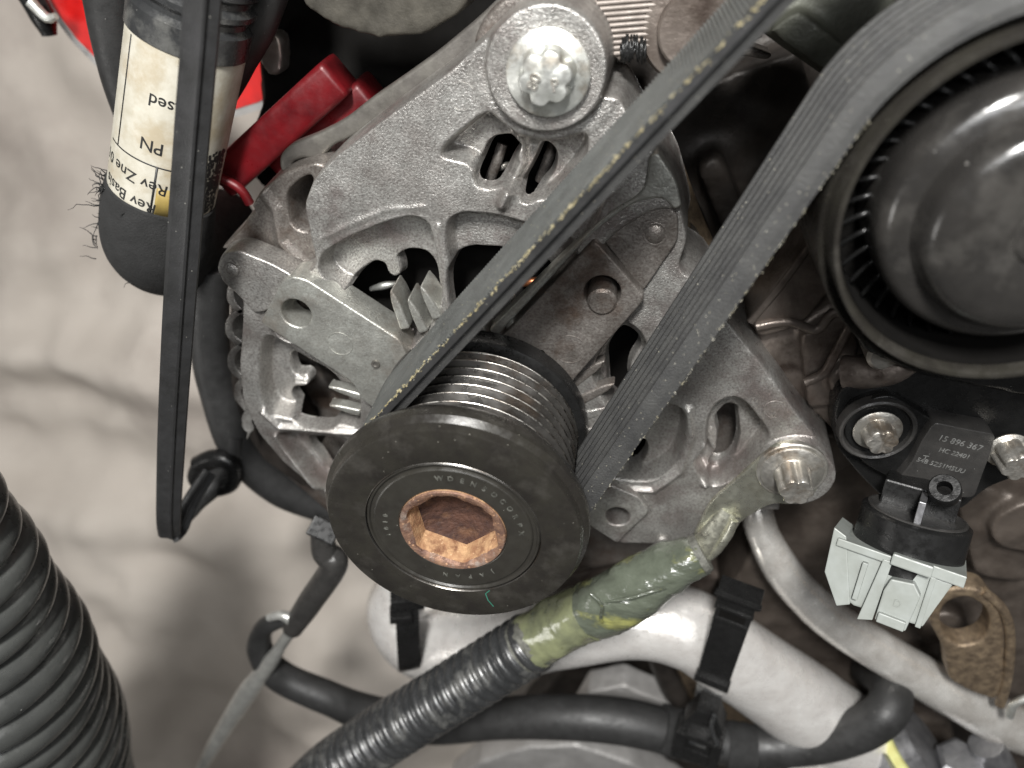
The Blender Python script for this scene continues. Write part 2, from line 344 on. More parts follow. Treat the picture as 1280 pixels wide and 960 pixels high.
class Fr:
    """local frame: a along p0->p1, w towards the camera, u across (image right)"""
    def __init__(s, p0, p1, roll=0):
        s.o = p0; s.a = (p1 - p0).normalized(); c = (CAM - p0)
        s.w = (c - s.a * c.dot(s.a)).normalized(); s.u = s.w.cross(s.a)
        if s.u.dot(RW @ Vector((1, 0, 0))) < 0: s.u = -s.u
        if roll:
            q = Matrix.Rotation(roll, 3, s.a); s.w = q @ s.w; s.u = q @ s.u
    def pt(s, u, a, w): return s.o + s.u * u + s.a * a + s.w * w
    def box(s, u0, u1, a0, a1, w0, w1, bev=.03, taper=1.0):
        bm = bmesh.new(); vs = []
        for a in (a0, a1):
            k = taper if a == a1 else 1; cu = (u0 + u1) / 2; cw = (w0 + w1) / 2
            for u, w in ((u0, w0), (u1, w0), (u1, w1), (u0, w1)):
                vs.append(bm.verts.new(s.pt(cu + (u - cu) * k, a, cw + (w - cw) * k)))
        for f in ((0, 1, 2, 3), (7, 6, 5, 4), (0, 4, 5, 1), (1, 5, 6, 2), (2, 6, 7, 3), (3, 7, 4, 0)): bm.faces.new([vs[i] for i in f])
        if bev: bmesh.ops.bevel(bm, geom=bm.edges[:], offset=bev, segments=2, affect='EDGES', profile=.6)
        return bm2me(bm, 'b')
    def prism(s, pts, w0, w1, bev=.03):
        """polygon in (u, a), extruded along w"""
        bm = bmesh.new()
        lo = [bm.verts.new(s.pt(u, a, w0)) for u, a in pts]; hi = [bm.verts.new(s.pt(u, a, w1)) for u, a in pts]
        bm.faces.new(lo[::-1]); bm.faces.new(hi); n = len(pts)
        for i in range(n): bm.faces.new((lo[i], lo[(i + 1) % n], hi[(i + 1) % n], hi[i]))
        if bev: bmesh.ops.bevel(bm, geom=bm.edges[:], offset=bev, segments=2, affect='EDGES', profile=.6)
        return bm2me(bm, 'p')
    def lathe(s, prof, n=64):
        """prof of (r, a) about the a axis"""
        me = bm2me(lathe_bm(bmesh.new(), prof, (0, 0), n), 'l')
        mt = Matrix((( s.u.x, s.w.x, s.a.x, s.o.x), (s.u.y, s.w.y, s.a.y, s.o.y), (s.u.z, s.w.z, s.a.z, s.o.z), (0, 0, 0, 1)))
        me.transform(mt)
        bm = bmesh.new(); bm.from_mesh(me); bmesh.ops.recalc_face_normals(bm, faces=bm.faces[:]); bm.to_mesh(me); bm.free(); return me
def join(mes, name='j'):
    bm = bmesh.new()
    for me in mes: bm.from_mesh(me)
    r = bpy.data.meshes.new(name); bm.to_mesh(r); bm.free()
    for me in mes: bpy.data.meshes.remove(me)
    return r
def text_me(body, size, fun, depth_=.02, bold=0.0, mirror=False):
    """letters as a mesh; fun maps (x, y, z) of the text plane to the world"""
    cu = bpy.data.curves.new('t', 'FONT'); cu.body = body; cu.size = size; cu.extrude = depth_; cu.offset = bold; cu.resolution_u = 3
    cu.align_x = 'CENTER'; cu.align_y = 'CENTER'
    o = bpy.data.objects.new('t', cu); COL.objects.link(o); dg = bpy.context.evaluated_depsgraph_get(); dg.update()
    me = bpy.data.meshes.new_from_object(o.evaluated_get(dg), depsgraph=dg)
    bpy.data.objects.remove(o)
    for v in me.vertices: v.co = fun(v.co.x, v.co.y, v.co.z)
    return me

# torx-headed flange bolt ------------------------------------------------
def bolt(name, label, c, h, fr_, hr, hh, m='zinc', letters=None, rot=0.0, group=None, washer=None, lean=(0, 0), lobe=.10):
    t = thing(name, label, 'bolt', group=group)
    if washer: lathe('washer', [(0, h - .02), (washer, h - .02), (washer + .03, h - .05), (washer + .03, h - .16), (0, h - .16)], c, m, t)
    lathe('flange', [(0, h + .10), (hr * 1.02, h + .10), (hr * 1.08, h + .07), (fr_ * .95, h + .05), (fr_, h + .02), (fr_ - .02, h - .04), (0, h - .04)], c, m, t)
    bm = bmesh.new(); n = 120; rows = []
    for z, k in ((h + .08, 1.04), (h + hh * .25, 1.0), (h + hh * .8, .965), (h + hh * .95, .93), (h + hh, .86)):
        row = []
        for i in range(n):
            a = 2 * PI * i / n
            cs = math.cos(6 * (a - rot)); rr = hr * k * (1 + lobe * (cs ** .6 * .45 if cs > 0 else -1.55 * (-cs) ** 1.4))
            s = (z - h) / hh
            row.append(bm.verts.new((c[0] + rr * math.cos(a) + lean[0] * s, c[1] + rr * math.sin(a) + lean[1] * s, z)))
        rows.append(row)
    for a, b in zip(rows, rows[1:]):
        for i in range(n): bm.faces.new((a[i], a[(i + 1) % n], b[(i + 1) % n], b[i]))
    cv = bm.verts.new((c[0] + lean[0], c[1] + lean[1], h + hh - .03))
    for i in range(n): bm.faces.new((rows[-1][i], rows[-1][(i + 1) % n], cv))
    sharp(link('head', bm2me(bm, 'head'), m, t), 50)
    if letters:
        for s, dx, dy, rz, sz in letters:
            def f(x, y, z, dx=dx, dy=dy, rz=rz):
                return Vector((c[0] + lean[0] + dx + x * math.cos(rz) - y * math.sin(rz), c[1] + lean[1] + dy + x * math.sin(rz) + y * math.cos(rz), h + hh - .02 + z))
            link('embossed_mark', text_me(s, sz, f, .045, .008), 'zinc_old', t, smooth=False)
    return t
AX = Vector((-.05, -.27))                                                      # the pulley's shaft in plan

# ------------------------------------------------------------------ background: dust sheet and engine mass
def dust_sheet():
    n = 230; bm = bmesh.new(); rows = []
    o = P(150, 480, -24); u = Vector((1, 0, 0)); v = Vector((0, .93, -.36)).normalized(); w = u.cross(v)
    fx = Matrix((u, v, w)); 
    def ab(px, py):
        r_ = ray(px, py); q = CAM + r_ * ((o - CAM).dot(w) / r_.dot(w)) - o; return q.dot(u), q.dot(v)
    folds = [([(-200, 415), (0, 440), (130, 452), (250, 470), (420, 505), (700, 540)], 1.9, 1.0, 1), ([(-200, 600), (0, 628), (110, 638), (230, 655), (420, 672), (600, 690)], 1.3, .9, -1), ([(-100, 500), (100, 520), (300, 545)], .8, .8, 1), ([(90, 300), (95, 420), (100, 450)], .7, .7, 0), ([(130, 660), (210, 740), (300, 830), (330, 900)], .7, 1.0, 0), ([(150, 690), (260, 760), (320, 800)], .5, .6, 0),
             ([(40, 80), (70, 200), (30, 330)], .7, 1.4, 0), ([(200, 780), (160, 860), (240, 960)], .6, 1.0, 0), ([(230, 640), (330, 700), (360, 740)], .5, .8, 0)]
    folds = [([ab(*q) for q in pl], am, wd, st) for pl, am, wd, st in folds]
    def fold(a, b):
        z = 0
        for pl, am, wd, st in folds:
            best = 1e9; sg = 1
            for (x0, y0), (x1, y1) in zip(pl, pl[1:]):
                dx, dy = x1 - x0, y1 - y0; t = max(0, min(1, ((a - x0) * dx + (b - y0) * dy) / (dx * dx + dy * dy)))
                ex, ey = a - x0 - t * dx, b - y0 - t * dy; d = math.hypot(ex, ey)
                if d < best: best = d; sg = 1 if (dx * ey - dy * ex) > 0 else -1
            z += am * math.exp(-(best / (wd * 2.0)) ** 2)
            if st: z += st * sg * .35 * (1 - math.exp(-(best / (wd * 2.5)) ** 2)) * math.exp(-best / 9)
        return z
    for i in range(n):
        row = []
        for j in range(n):
            a = (i / (n - 1) - .5) * 130; b = (j / (n - 1) - .5) * 130
            q = Vector((a * .07, b * .07, 0)); z = noise.fractal(q, 1.0, 2.0, 3) * 2.0
            z += (1 - abs(noise.noise(Vector((a * .10 + 9, b * .10, 3))) * 2)) * .6 - abs(noise.noise(Vector((a * .22 + 20 + b * .1, b * .16 - a * .12, 5)))) * .7
            z += noise.fractal(Vector((a * .23, b * .3, 7)), 1.0, 2.0, 3) * .42
            if abs(a) < 45 and abs(b) < 45: z += fold(a, b)
            row.append(bm.verts.new(o + u * a + v * b + w * z))
        rows.append(row)
    for i in range(n - 1):
        for j in range(n - 1): bm.faces.new((rows[i][j], rows[i + 1][j], rows[i + 1][j + 1], rows[i][j + 1]))
    o = link('dust_sheet', bm2me(bm, 'dust_sheet'), 'cloth')
    o['kind'] = 'structure'; o['label'] = 'crumpled grey beige sheet lying far behind the engine'
dust_sheet()

def block(name, pts, h, th, m, voxel=.12, extra=(), it=4, warp=.08, rnd=1, parent=None, **kw):
    mes = [plate_me([px2(pts, h, rnd)], [], h, th)]
    for e in extra:
        if len(e) == 3: mes.append(plate_me([px2(e[0], e[1], 1)], [], e[1], e[2]))
        else: mes.append(cyl_me(P(e[0], e[1], e[2]).to_2d(), cm(e[0], e[1], e[2], e[3]), e[2], e[4]))
    return cast(name, mes, m, parent, voxel, it, warp=warp, **kw)
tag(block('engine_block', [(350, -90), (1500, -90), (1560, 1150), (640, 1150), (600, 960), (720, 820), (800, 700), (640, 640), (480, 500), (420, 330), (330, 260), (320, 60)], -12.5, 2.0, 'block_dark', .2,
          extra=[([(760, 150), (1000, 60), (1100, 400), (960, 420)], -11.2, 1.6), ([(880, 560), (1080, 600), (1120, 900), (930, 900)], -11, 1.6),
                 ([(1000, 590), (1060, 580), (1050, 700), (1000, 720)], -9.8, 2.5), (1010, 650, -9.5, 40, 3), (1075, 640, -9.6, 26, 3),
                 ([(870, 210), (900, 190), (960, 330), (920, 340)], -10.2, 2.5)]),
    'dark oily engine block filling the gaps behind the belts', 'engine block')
# machined casting between right belt and idler
c = thing('front_cover_casting', 'brown stained angular casting between the right belt run and the big idler pulley', 'engine casting')
block('wall', [(932, 402), (1018, 296), (1090, 345), (1130, 440), (1160, 480), (1120, 560), (1050, 545), (1000, 500), (950, 440)], -6.3, 3.0, 'block', .09,
      extra=[([(936, 398), (1015, 300), (1070, 330), (1010, 400), (985, 415), (950, 425)], -5.8, 2.5),
             ([(1000, 420), (1060, 385), (1075, 440), (1045, 505), (1010, 510)], -5.9, 2), (1062, 478, -5.6, 24, 3)], parent=c)
tube('rib', [(938, 402, -5.75), (975, 358, -5.75), (1018, 300, -5.75)], 5, 'block', c)
tube('rib', [(945, 408, -5.75), (985, 402, -5.75), (1020, 412, -5.75), (1040, 392, -5.75), (1068, 388, -5.8)], 6, 'block', c)
tube('rib', [(1006, 478, -5.7), (1030, 466, -5.7), (1045, 440, -5.7), (1066, 400, -5.7)], 6, 'block', c)
tube('boss', [(1056, 466, -5.6), (1110, 462, -5.2), (1145, 440, -5.3)], [22, 20, 18], 'block', c)
lathe('dowel', [(0, -4.9), (.36, -4.9), (.45, -5.0), (.45, -6.4), (0, -6.4)], P(1108, 447, -4.9).to_2d(), 'zinc_old', c)
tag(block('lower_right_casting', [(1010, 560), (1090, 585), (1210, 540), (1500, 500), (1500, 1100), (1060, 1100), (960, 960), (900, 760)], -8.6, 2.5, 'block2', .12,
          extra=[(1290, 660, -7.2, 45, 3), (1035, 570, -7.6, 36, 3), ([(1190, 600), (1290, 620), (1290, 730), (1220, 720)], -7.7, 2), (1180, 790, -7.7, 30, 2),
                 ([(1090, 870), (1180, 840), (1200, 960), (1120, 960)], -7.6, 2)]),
    'brown oily casting behind the sensor and the grey connector', 'engine casting')

# ------------------------------------------------------------------ alternator
ALT = thing('alternator', 'cast aluminium alternator with ribbed vented front housing behind the black pulley', 'alternator')
def pxc(px, py, h, r): return circ2(P(px, py, h).to_2d(), r)
HF, HP, HB = -5.0, -5.75, -4.55
housing_out = [(266, 338), (272, 316), (296, 311), (330, 325), (368, 344), (392, 330), (383, 290), (376, 255), (388, 222), (412, 196), (470, 150), (560, 84), (622, 42), (640, 15), (690, -5), (735, 12), (762, 60), (778, 118),
               (800, 160), (826, 188), (846, 226), (856, 262), (864, 300), (852, 335), (880, 352), (915, 402), (955, 452), (1000, 515), (1036, 565), (1044, 600), (1022, 632), (980, 640), (930, 640), (888, 655), (852, 690),
               (815, 682), (775, 682), (735, 655), (640, 720), (520, 720), (430, 650), (400, 618), (352, 580), (322, 545), (300, 500), (296, 450), (300, 400), (300, 372), (282, 356)]
pocket_top = [(549, 196), (556, 180), (603, 141), (628, 136), (648, 155), (690, 161), (735, 163), (736, 190), (702, 235), (680, 251), (655, 247), (618, 228), (598, 224), (588, 205)]
pocket_a = [(398, 338), (402, 316), (440, 295), (484, 277), (515, 269), (535, 276), (541, 297), (549, 339), (553, 367), (545, 400), (510, 440), (488, 412), (440, 370), (412, 356)]
pocket_b = [(557, 300), (559, 275), (577, 265), (620, 268), (680, 285), (722, 302), (722, 322), (700, 345), (672, 375), (640, 412), (590, 425), (572, 390), (566, 350)]
pocket_c = [(332, 415), (324, 442), (324, 480), (328, 505), (338, 518), (358, 524), (410, 529), (450, 535), (450, 490), (430, 470), (400, 455), (365, 435)]
pocket_d = [(345, 541), (380, 541), (436, 547), (440, 590), (425, 632), (405, 622), (392, 606), (370, 580), (350, 556)]
pocket_e = [(752, 432), (778, 400), (800, 412), (812, 440), (822, 490), (800, 525), (765, 520), (738, 470)]
pocket_f = [(848, 508), (858, 518), (857, 545), (846, 580), (815, 602), (780, 602), (745, 590), (770, 540), (810, 500)]
pocket_g = [(884, 522), (897, 502), (916, 495), (933, 503), (960, 538), (962, 548), (944, 572), (932, 590), (912, 602), (890, 610), (876, 597), (864, 580), (882, 562)]
hole_1 = [(613, 170), (640, 167), (656, 177), (645, 194), (633, 219), (618, 224), (602, 220), (598, 206)]
hole_2 = [(679, 173), (698, 188), (695, 212), (673, 238), (658, 241), (653, 226), (668, 200)]
hole_a = [(438, 352), (450, 338), (470, 325), (482, 329), (484, 340), (493, 347), (502, 342), (501, 330), (496, 319), (510, 310), (534, 313), (546, 329), (551, 367), (541, 385), (521, 408), (506, 410), (487, 400), (459, 381), (443, 366)]
hole_b = [(566, 340), (568, 314), (590, 303), (640, 307), (690, 322), (692, 345), (674, 370), (635, 400), (590, 410), (572, 380)]
hole_c = [(363, 436), (415, 463), (436, 490), (432, 516), (398, 515), (376, 510), (365, 492), (367, 482), (384, 483), (388, 475), (384, 468), (369, 469), (363, 456)]
hole_d = [(383, 544), (425, 546), (436, 560), (425, 582), (412, 592), (400, 572), (388, 560)]
hole_e = [(756, 436), (778, 404), (796, 414), (803, 430), (788, 452), (786, 480), (812, 470), (812, 510), (790, 512), (760, 490)]
hole_g = [(892, 520), (908, 503), (922, 506), (926, 545), (919, 570), (900, 582), (882, 575), (892, 562), (898, 545)]
hole_f = [(785, 560), (805, 545), (812, 562), (800, 582), (782, 580)]
L2 = lambda l, h, r=2: [px2(x, h, r) for x in l]
X2 = lambda pts, h: [P(a, b, h).to_2d() for a, b in pts]
feats = [('raise', px2([(765, 225), (800, 180), (826, 188), (846, 226), (856, 262), (820, 258), (775, 285), (700, 355), (640, 425), (624, 416), (692, 346), (745, 282)], -4.75, 2), -4.72, .14)]
feats += [('set', px2(q, HF, 2), HP, .14) for q in (pocket_top, pocket_a, pocket_c, pocket_d, pocket_e, pocket_f, pocket_g)] + [('set', px2(pocket_b, HF, 2), -5.6, .14)]
feats += [('set', circ2(P(370, 392, HB).to_2d(), .6, 60), -5.8, .1), ('set', circ2(P(753, 366, HB).to_2d(), .55, 60), -6.0, .1), ('set', circ2(P(772, 646, -4.7).to_2d(), .5, 60), -6.5, .1)]
feats += [('raise', circ2(P(685, 82, HF).to_2d(), 1.30, 140), HF + .42, .10), ('raise', circ2(P(993, 583, HF).to_2d(), 1.04, 140), HF + .5, .12), ('raise', circ2(P(685, 82, HF).to_2d(), 1.62, 140), HF + .03, .2)]
feats += [('ridge', X2([(345, 545), (372, 582), (398, 614), (430, 650)], HF), .10, .10), ('ridge', X2([(330, 514), (350, 533), (400, 536), (450, 541)], HF), .16, .10),
          ('ridge', X2([(548, 282), (556, 330), (563, 395)], HF), .05, .07), ('ridge', X2([(860, 512), (864, 545), (850, 588), (817, 612), (778, 612)], HF), .14, .11),
          ('ridge', X2([(648, 166), (652, 205), (632, 245)], -5.5), .26, .13), ('ridge', X2([(400, 300), (440, 280), (484, 262), (530, 258)], HF), .03, .08),
          ('ridge', X2([(884, 540), (895, 560), (880, 585)], -5.7), .2, .12), ('ridge', X2([(388, 476), (372, 475)], HP), .2, .08)]
feats += [('hole', circ2(P(370, 400, -5.4).to_2d(), .52, 60), .07)]
feats += [('hole', px2(q, HP, 2), .07) for q in (hole_1, hole_2, hole_a, hole_b, hole_c, hole_d, hole_e, hole_g, hole_f)]
def arcpts(cx, cy, r_, a0, a1):
    c_ = P(cx, cy, HF).to_2d(); n = 30
    return [c_ + Vector((math.cos(math.radians(a0 + (a1 - a0) * i / n)), math.sin(math.radians(a0 + (a1 - a0) * i / n)))) * r_ for i in range(n + 1)]
i0, i1 = housing_out.index((622, 42)), housing_out.index((778, 118)); j0, j1 = housing_out.index((1036, 565)), housing_out.index((980, 640))
outl = round_poly(X2(housing_out[:i0], HF) + arcpts(685, 82, 1.38, 138, -22) + X2(housing_out[i1:j0], HF) + arcpts(993, 583, 1.12, 38, -100) + X2(housing_out[j1:], HF), .2)
relief('front_housing', outl, HF, feats, -7.6, .032, 'cast', ALT)
# raised bars
def hole_disc(bar, px, py, h, r, name, m, dz=-.02, parent=ALT):
    c2 = P(px, py, h).to_2d(); return lathe(name, [(0, h + dz), (r - .03, h + dz), (r, h + dz - .03), (r, h + dz - .3), (0, h + dz - .3)], c2, m, parent, 48)
def bar(pts, h, th, holes, m, name='mounting_bar'):
    mes = [plate_me([px2(pts, h, 1)], [pxc(a, b, h, r) for a, b, r in holes], h, th)]
    bpy.data.meshes.remove(mes[0])
    return sharp(link(name, plate_me([px2(pts, h, 1)], [pxc(a, b, h, r) for a, b, r in holes], h, th, .06, 3), m, ALT), 50)
bar([(325, 404), (352, 352), (366, 345), (384, 350), (500, 425), (520, 470), (480, 520), (452, 500), (440, 478)], HB, 1.0, [(370, 392, .43)], 'cast_pale')
bar([(272, 330), (280, 316), (298, 313), (340, 330), (372, 348), (350, 362), (336, 388), (318, 392), (300, 372), (276, 350)], -4.82, .9, [], 'cast')
bar([(744, 300), (807, 372), (798, 384), (708, 485), (680, 492), (640, 440), (624, 424), (640, 410)], HB + .05, 1.0, [(753, 366, .46)], 'cast_dark')
bar([(748, 296), (792, 258), (826, 250), (848, 268), (848, 300), (806, 362), (800, 362), (760, 308)], -4.85, .9, [], 'cast_dark')
bar([(738, 628), (760, 605), (800, 622), (812, 640), (782, 668), (772, 680), (734, 655)], -4.7, .9, [(772, 646, .38)], 'cast')
# collar step of the right shoulder, pale ledge above dark bar
plate('shoulder_ledge', [(812, 196), (822, 190), (846, 226), (852, 258), (843, 262), (828, 246), (790, 254), (742, 290), (622, 420), (610, 414), (700, 325), (765, 264), (806, 240)], [], -4.62, .5, 'cast_pale', ALT, .06, 2)
# rivets and round cast marks
for (px, py, h, r, m, nm, dz) in ((290, 337, -4.82, .20, 'cast', 'rivet', .10), (819, 293, -4.85, .23, 'cast_dark', 'rivet', .06), (828, 675, HF, .18, 'cast', 'rivet', .1)):
    c2 = P(px, py, h).to_2d()
    lathe(nm, [(0, h + dz + .02), (r * .7, h + dz), (r, h + dz - .05), (r, h - .2), (0, h - .2)], c2, m, ALT, 40)
    lathe('rivet_seat', [(r + .015, h + .004), (r + .05, h + .012), (r + .07, h + .004), (r + .07, h - .1), (r + .015, h - .1)], c2, m, ALT, 40)
def cast_mark(px, py, h, r, m):
    lathe('round_cast_mark', [(r - .025, h - .02), (r - .012, h + .014), (r + .012, h + .014), (r + .03, h - .02)], P(px, py, h).to_2d(), m, ALT, 56)
cast_mark(425, 430, HB, .36, 'cast_pale'); cast_mark(577, 121, HF, .31, 'cast'); cast_mark(712, 437, HB + .05, .42, 'cast_dark'); cast_mark(968, 512, HF, .28, 'cast')
lathe('pressed_pin', [(0, -4.40), (.30, -4.41), (.37, -4.48), (.38, -5.2), (0, -5.2)], P(753, 372, -4.7).to_2d(), 'cast_dark', ALT, 48)
lathe('pressed_pin', [(0, -6.0), (.12, -6.02), (.22, -6.15), (.24, -6.8), (0, -6.8)], P(376, 384, -6.0).to_2d(), 'block', ALT, 48)
# small screws beside the pulley seat
for px, py in ((469, 456), (676, 442)):
    h = -4.50; c2 = P(px, py, h).to_2d()
    lathe('small_screw', [(0, h - .03), (.05, h - .03), (.07, h), (.12, h), (.13, h - .03), (.13, h - .3), (0, h - .3)], c2, 'stamped', ALT, 32)
# short cooling fins round the hub
fins = [((512, 378), (528, 412), .15, 'cast_pale'), ((528, 362), (545, 395), .15, 'cast_pale'), ((490, 368), (505, 408), .15, 'cast_pale'), ((412, 489), (446, 500), .13, 'cast_pale'), ((413, 512), (444, 520), .13, 'cast_pale'), ((443, 466), (462, 476), .12, 'cast_pale'),
        ((600, 405), (608, 432), .15, 'cast_pale'), ((636, 392), (640, 425), .16, 'cast_pale'), ((752, 458), (718, 482), .16, 'cast_dark'), ((764, 486), (726, 505), .16, 'cast_dark'), ((770, 514), (732, 524), .15, 'cast'), ((772, 540), (735, 545), .15, 'cast')]
for (a, b, r, m) in fins:
    p0, p1 = P(*a, -4.8).to_2d(), P(*b, -4.8).to_2d(); e = (p1 - p0).normalized(); g = Vector((-e.y, e.x))
    pl = [p0 - e * .10 + g * r * .15, p0 + e * .12 + g * r * .62, p0 + e * .35 + g * r * .8, p1 + e * .1 + g * r, p1 + e * .1 - g * r, p0 + e * .35 - g * r * .8, p0 + e * .12 - g * r * .62, p0 - e * .10 - g * r * .15]
    sharp(link('cooling_fin', plate_me([round_poly(pl, .1)], [], -4.78 if a[1] < 420 else -4.95, 1.0 if a[1] < 420 else .4, .06, 3), m, ALT), 50)
# scalloped vent fins on the left flank
for (y0, y1, xo, xi) in ((345, 392, 283, 305), (388, 432, 281, 304), (430, 474, 284, 305), (470, 512, 292, 312), (508, 545, 304, 322)):
    ym = (y0 + y1) / 2
    plate('vent_fin', [(306, y0 - 6), (xo + 8, y0 + 3), (xo, ym - 8), (xo, ym + 8), (xo + 9, y1 - 3), (308, y1 + 6), (308, y1 - 2), (xo + 13, y1 - 10), (xo + 8, ym), (xo + 12, y0 + 11), (306, y0 + 2)], [], -5.75, 1.6, 'cast', ALT, .04, .18)
# drum behind the front housing with flared side, rotor, windings
drum_px = [(300, 330), (322, 262), (352, 232), (420, 190), (560, 90), (780, 120), (850, 260), (920, 420), (1010, 600), (930, 655), (850, 700), (620, 735), (430, 665), (330, 580), (298, 500), (290, 400)]
cast('rear_drum', [plate_me([px2(drum_px, -7.4, 1)], [circ2((.0, .6), 6.6, 90)], -7.6, 4.0)], 'cast_dark', ALT, .12, 2)
relief('upper_flank', px2([(268, 312), (300, 282), (318, 240), (352, 212), (398, 196), (430, 220), (430, 360), (350, 345), (300, 320)], -5.8, 2), -5.8,
       [('set', px2([(356, 244), (372, 226), (392, 216), (386, 262), (392, 292), (366, 285)], -5.8, 2), -7.4, .15), ('ridge', X2([(330, 240), (345, 262), (352, 300), (380, 330)], -5.8), .15, .15), ('set', px2([(296, 262), (318, 258), (318, 270), (296, 274)], -5.8, 2), -6.2, .1)], -9, .045, 'cast_dark', ALT)
plate('flank_backing', [(300, 338), (288, 362), (287, 430), (290, 490), (306, 540), (330, 575), (380, 610), (400, 560), (360, 480), (350, 380), (330, 340)], [], -6.7, .8, 'block_dark', ALT, .05, 1)  # added dark plate, shade in the vent slots is put into its colour
lathe('rotor', [(0, -7.0), (3.2, -7.2), (4.1, -7.5), (6.7, -8.4), (6.7, -10.5), (0, -10.5)], (.0, .6), 'void', ALT)  # black so the housing holes look dark, their shade is in the colour
for px, py, l, m in ((480, 357, 16, 'zinc'), (628, 208, 9, 'zinc_old'), (690, 214, 9, 'zinc_old'), (664, 352, 10, 'copper'), (520, 385, 12, 'copper')):
    tube('winding_end', [(px - l, py + 4, -6.9), (px, py, -6.75), (px + l, py - 3, -6.9)], [3, 5, 3], m, ALT, 14)
for px, py in ((620, 205), (683, 205)):
    tube('winding_end', [(px + 8, py - 25, -6.7), (px, py, -6.6), (px - 8, py + 20, -6.7)], 7, 'cast_dark', ALT, 14)
# bolts through the ears
bolt('flange_bolt', 'bright zinc bolt with wide washer and embossed marks in the top alternator ear', P(685, 92, -4.4).to_2d(), -4.42, .90, .58, .45, 'zinc',
     [('80', -.22, -.06, 1.2, .34), ('P', .22, -.12, .3, .34)], rot=.25, lean=(-.02, -.02), lobe=.10)
bolt('flange_bolt', 'dull torx bolt clamping the cable lug at the right alternator ear', P(990, 590, -4.2).to_2d(), -4.2, .84, .46, .85, 'zinc_old', rot=.1, washer=.92)

# ------------------------------------------------------------------ pulley
PU = thing('alternator_pulley', 'black alternator pulley with steel belt grooves and a rusty hex centre', 'pulley')
c = AX
lathe('front_flange', [(2.14, -.02), (2.20, .0), (3.02, 0), (3.06, -.015), (3.075, -.05), (3.12, -.22), (3.19, -.30), (3.24, -.36), (3.26, -.48), (3.25, -.62), (3.18, -.80), (3.05, -.95), (2.70, -1.0), (2.3, -1.0), (2.14, -.4)], c, 'paint', PU, 160, 25)
lathe('cover_ring', [(1.31, -.05), (1.34, -.03), (1.90, -.03), (1.93, -.05), (1.95, -.09), (2.02, -.09), (2.05, -.04), (2.08, -.03), (2.11, -.06), (2.12, -.3), (1.31, -.3)], c, 'ring', PU, 160, 25)
lathe('ring_edge', [(2.125, -.02), (2.135, -.005), (2.15, -.02), (2.15, -.06), (2.125, -.06)], c, 'groove', PU, 160, 25)
# ribbed drum: seven grooves
z0, pitch = -1.22, .356
prof = [(2.3, -1.0), (2.66, -1.0), (2.72, -1.06), (2.72, -1.18)]
for k in range(7):
    z = z0 - k * pitch
    prof += [(2.70, z), (2.40, z - pitch * .40), (2.38, z - pitch * .52), (2.68, z - pitch * .90), (2.72, z - pitch * .95)]
prof += [(2.72, z0 - 7 * pitch - .03), (2.5, z0 - 7 * pitch - .1), (2.2, -3.95)]
lathe('grooved_drum', prof, c, 'groove', PU, 160, 18)
for k in range(8):
    z = z0 - k * pitch + .012
    lathe('ridge_edge', [(2.70, z - .014), (2.732, z - .010), (2.732, z + .008), (2.70, z + .014)], c, 'groove_tip', PU, 160, 80)
lathe('rear_seal', [(2.2, -3.82), (2.78, -3.82), (2.92, -3.88), (2.95, -3.98), (2.95, -4.40), (2.7, -4.5), (2.0, -4.5)], c, 'plastic', PU, 128, 30)
# rusty hexagon centre
def hex_center():
    bm = bmesh.new(); n = 144
    rnd = [noise.noise(Vector((math.cos(i / n * 2 * PI) * 3, math.sin(i / n * 2 * PI) * 3, 1))) for i in range(n)]
    def hexr(a, ap):
        a = (a - math.radians(-50)) % (PI / 3); a = a - PI / 6 if a < PI / 6 else a - PI / 6
        return ap / math.cos(a)
    def hexr(a, ap): return ap / math.cos(((a - math.radians(-80)) % (PI / 3)) - PI / 6)
    rows = []
    spec = [(1.30, -.35, 0), (1.30, -.03, 0), (1.27, .015, 0), (1.20, .015, 0), (1.15, -.01, 0), (1.03, -.08, 1), (.985, -.30, 1), (.96, -.64, 1), (.88, -.70, 1), (.35, -.88, 2)]
    for r, z, k in spec:
        row = []
        for i in range(n):
            a = 2 * PI * i / n
            rr = r if k == 0 else (hexr(a, r) if k == 1 else r)
            if k == 1 and z > -.2: rr = min(hexr(a, r), 1.15)
            if z > -.2 and r < 1.2: rr += .03 * noise.noise(Vector((a * 6, z * 9, 0))); 
            row.append(bm.verts.new((c[0] + rr * math.cos(a), c[1] + rr * math.sin(a), z + (.02 * noise.noise(Vector((math.cos(a) * 9, math.sin(a) * 9, r * 5))) if -.2 < z and r < 1.2 else 0))))
        rows.append(row)
    for a, b in zip(rows, rows[1:]):
        for i in range(n): bm.faces.new((a[i], a[(i + 1) % n], b[(i + 1) % n], b[i]))
    cv = bm.verts.new((c[0], c[1], -.90))
    for i in range(n): bm.faces.new((rows[-1][i], rows[-1][(i + 1) % n], cv))
    return bm
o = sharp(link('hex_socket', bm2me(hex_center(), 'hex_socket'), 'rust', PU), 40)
o.data.materials.append(M['rust_rim']); o.data.materials.append(M['rust_shaded'])
for f in o.data.polygons:
    if f.center.z > -.07: f.material_index = 1
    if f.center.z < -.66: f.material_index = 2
# embossed lettering on the cover ring
def arc_text(s, a0, da, r, size, name):
    for i, ch in enumerate(s):
        if ch == ' ': continue
        a = math.radians(a0 - i * da)
        def f(x, y, z, a=a):
            rr = r + y; ang = a - x / r
            return Vector((c[0] + rr * math.cos(ang), c[1] + rr * math.sin(ang), -.03 + z))
        link('embossed_letter', text_me(ch, size, f, .012, .004), 'emb', PU, smooth=False)
arc_text('WDENSOCORPX', 98, 9.2, 1.67, .19, 'w')
arc_text('JAPAN', -53, 11.5, 1.60, .17, 'j')
arc_text('1010', 193, 7.6, 1.64, .17, 'n')
